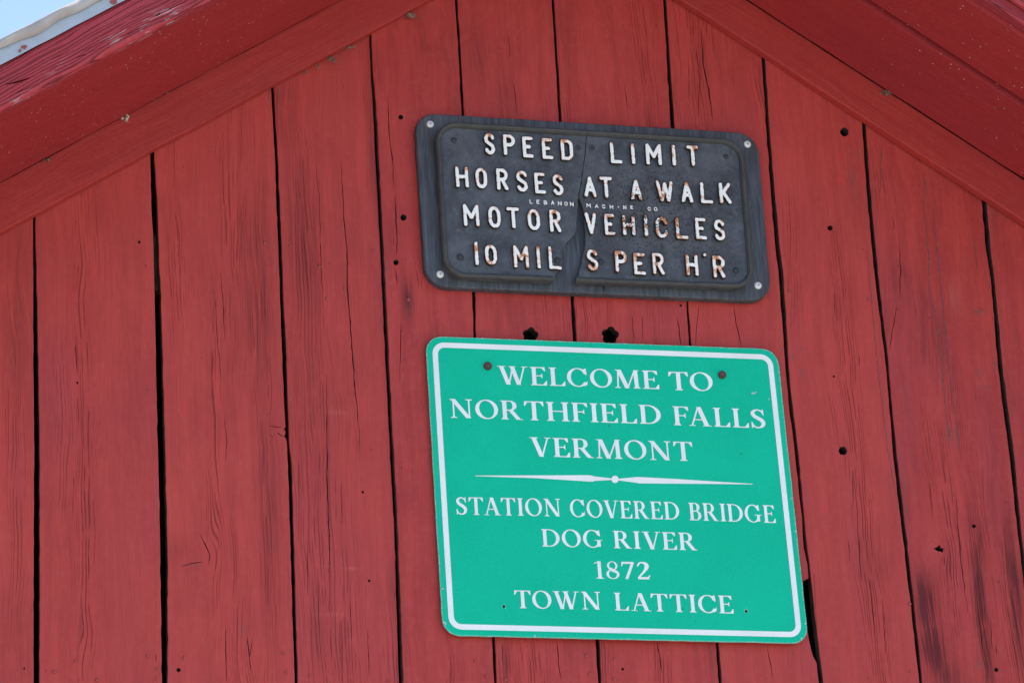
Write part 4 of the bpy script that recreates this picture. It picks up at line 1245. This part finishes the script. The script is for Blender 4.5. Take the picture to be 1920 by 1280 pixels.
for a in (('L',1275,1310,1008,1055),('E',1346,1382,1012,1058),('B',1421,1462,1017,1064),('A',1497,1535,1020,1065),('N',1567,1610,1026,1072),('O',1633,1672,1030,1076),('N',1690,1733,1034,1081)): L3(*a)
for a in (('M',97,142,865,907),('A',177,215,872,912),('C',245,280,875,916),('H',318,355,880,920),('I',394,408,892,908),('N',445,480,884,924),('E',512,540,886,920),('C',677,710,897,938),('O',737,773,900,941)): L4(*a)
KX, KY = .073, .056          # lean of uprights / fall of the lines in the photo
for i, (ch, x0, x1, y0, y1) in enumerate(LET):
    big = i < NBIG
    W_, H_ = x1-x0, y1-y0
    h = H_-KY*W_; w = W_-KX*h
    r = 3.3 if big else .95
    if ch == "'": r = 3.1; w = h = 6.3
    cxp, cyp = (x0+x1)/2, (y0+y1)/2
    iw, ih = max(w-2*r, .01), max(h-2*r, .01)
    S = [[((p[0]-.5)*iw, (p[1]-.5)*ih) for p in st] for st in strokes(ch)]
    wob = random.Random(i)
    def fn(X, Y):
        f = U(*[sd_seg(X, Y, a, b, r) for st in S for a, b in zip(st, st[1:])])
        # squarer ends than a capsule, slightly rough casting
        if big and ch != "'": f = f + .30*np.sin(X*.9+i)*np.sin(Y*.7+2*i)
        if big:
            f = np.maximum(f, np.abs(Y)-(h/2-(.35 if ch != "'" else -9))); f = np.maximum(f, np.abs(X)-(w/2-.1 if ch not in "I1'" else 99))
        return f
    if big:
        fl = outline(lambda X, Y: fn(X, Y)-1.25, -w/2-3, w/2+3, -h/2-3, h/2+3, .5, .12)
    Ls = outline(fn, -w/2-2, w/2+2, -h/2-2, h/2+2, .45 if big else .2, .09 if big else .04)
    mb = MB()
    yb = LT if big else IR-.0022
    for outer, hol in group_loops(Ls):
        def mp(l): return [at(cxp+px+KX*(-py), cyp-py+KY*px, yb) for px, py in l]
        zmin = at(cxp, y1, yb)[1]; zmax = at(cxp, y0, yb)[1]
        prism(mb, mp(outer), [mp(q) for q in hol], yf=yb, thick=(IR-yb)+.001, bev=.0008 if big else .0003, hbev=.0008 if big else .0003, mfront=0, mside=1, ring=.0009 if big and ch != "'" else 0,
              gfun=lambda x, y, z: (x, y, (z-zmin)/(zmax-zmin)))
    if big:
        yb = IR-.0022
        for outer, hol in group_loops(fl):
            prism(mb, mp(outer), [mp(q) for q in hol], yf=yb, thick=.003, bev=.0012, mfront=1, mside=1)  # base fillet with the shade around the letter put into its colour
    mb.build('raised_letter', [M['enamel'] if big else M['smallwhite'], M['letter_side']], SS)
# screws
for x, y in ((806.5, 233.5), (1401, 271), (825, 514.5), (1421, 535.5)):
    disc('screw', x, y, BW, .0092, .0048, [M['silver'], M['slot']], SS, 18, True, slot=.0024)
for x, y, r in ((851, 263, .0072), (863, 482, .0082), (1045, 488, .0082), (1126, 491, .0075), (1361, 294, .0062), (1380, 507, .0075)):
    disc('plate_screw', x, y, IR-.0002, r, .0032, [M['iron_screw'], M['slot']], SS, 14, True)
for x, y in ((1084, 277), (1110, 277)):
    disc('filled_hole', x, y, IR-.0001, .0075, .0006, [M['iron_screw'], M['slot']], SS, 14, False)

# ------------------------------------------------------------ little nests and cocoons in the seams
def tuft(name, px, py, y, size, mat, label, cat, group=None, n=26, blobs=5, sx=1.6):
    X, Z = at(px, py, y)
    mb = MB(); rr = random.Random(int(px*7+py))
    for _ in range(blobs):
        c = (X+rr.gauss(0, size*.35*sx), y-size*.25+rr.gauss(0, size*.1), Z+rr.gauss(0, size*.3))
        s = size*rr.uniform(.18, .42)
        ring = []
        vs = [mb.add((c[0]+s*math.cos(a)*math.cos(b)*rr.uniform(.7, 1.25), c[1]+s*math.sin(b)*rr.uniform(.7, 1.2), c[2]+s*math.sin(a)*math.cos(b)*rr.uniform(.7, 1.25))) for b in (-1.0, 0, 1.0) for a in [2*math.pi*k/7 for k in range(7)]]
        for q in range(2):
            for k2 in range(7): mb.quadface(vs[q*7+k2], vs[q*7+(k2+1) % 7], vs[(q+1)*7+(k2+1) % 7], vs[(q+1)*7+k2])
        mb.quadface(*vs[:7]); mb.quadface(*vs[14:])
    for _ in range(n):
        p = Vector((X+rr.gauss(0, size*.5*sx), y-size*.1, Z+rr.gauss(0, size*.35)))
        d = Vector((rr.uniform(-1, 1), rr.uniform(-.5, .1), rr.uniform(-1, .6)))*size*.22
        prev = None
        for k2 in range(5):
            w = size*.028
            cur = (mb.add(p+Vector((w, 0, 0))), mb.add(p+Vector((-w*.5, 0, w))), mb.add(p+Vector((-w*.5, -w, -w))))
            if prev:
                for q in range(3): mb.quadface(prev[q], prev[(q+1) % 3], cur[(q+1) % 3], cur[q])
            prev = cur
            p = p+d; d = d+Vector((rr.gauss(0, 1), rr.gauss(0, .4), rr.gauss(0, 1)))*size*.14
    o = mb.build(name, mat, None, origin=(X, y, Z))
    tag(o, label, cat, group)
    return o
yF = -T_FR
tuft('insect_cocoon', 237, 223, yF, .012, M['cocoon'], 'pale insect cocoon, the largest, stuck in the seam of the left soffit', 'cocoon', None, 10, 8, 1.0)
tuft('insect_cocoon', 1882, 160, -JR, .006, M['cocoon'], 'tiny whitish cocoon in the upper joint between the right soffit boards', 'cocoon', None, 6, 4, 1.0)
tuft('debris_nest', 1662, 174, yF, .014, M['web'], 'grey brown debris nest lodged in the seam above the right rake board', 'debris nest', None, 24, 7, 1.8)
tuft('debris_nest', 85, 296, yF, .011, M['web'], 'small brown debris tuft in the seam over the left rake board, nearest the lower left', 'debris nest', None, 14, 5, 1.8)
tuft('debris_nest', 289, 187, yF, .007, M['web'], 'tiny brown tuft just right of the large pale cocoon in the seam', 'debris nest', None, 10, 3, 2.0)
tuft('debris_nest', 313, 175, yF, .006, M['web'], 'smallest brown tuft, second right of the large pale cocoon in the seam', 'debris nest', None, 8, 3, 1.5)
tuft('cobweb', 762, 29, -.012, .015, M['web'], 'dusty cobweb clump highest under the left rake board edge, by the fourth gap', 'cobweb', 'cobwebs under the left rake board', 30, 6, 2.0)
tuft('cobweb', 650, 90, -.012, .010, M['web'], 'dusty cobweb wisp under the left rake board just left of the plank gap below it', 'cobweb', 'cobwebs under the left rake board', 20, 4, 2.0)
tuft('cobweb', 620, 111, -.012, .013, M['web'], 'dangling curly cobweb under the left rake board, between the highest clump and the lowest wisp', 'cobweb', 'cobwebs under the left rake board', 30, 4, 1.4)
tuft('cobweb', 594, 123, -.012, .008, M['web'], 'thin cobweb wisp left of the dangling curly one under the left rake board', 'cobweb', 'cobwebs under the left rake board', 16, 3, 2.0)
tuft('cobweb', 567, 136, -.012, .008, M['web'], 'lowest dusty cobweb wisp under the left rake board edge', 'cobweb', 'cobwebs under the left rake board', 14, 4, 1.5)
print('objects', len(bpy.data.objects), 'tris', sum(len(o.data.polygons) for o in bpy.data.objects if o.type == 'MESH'))
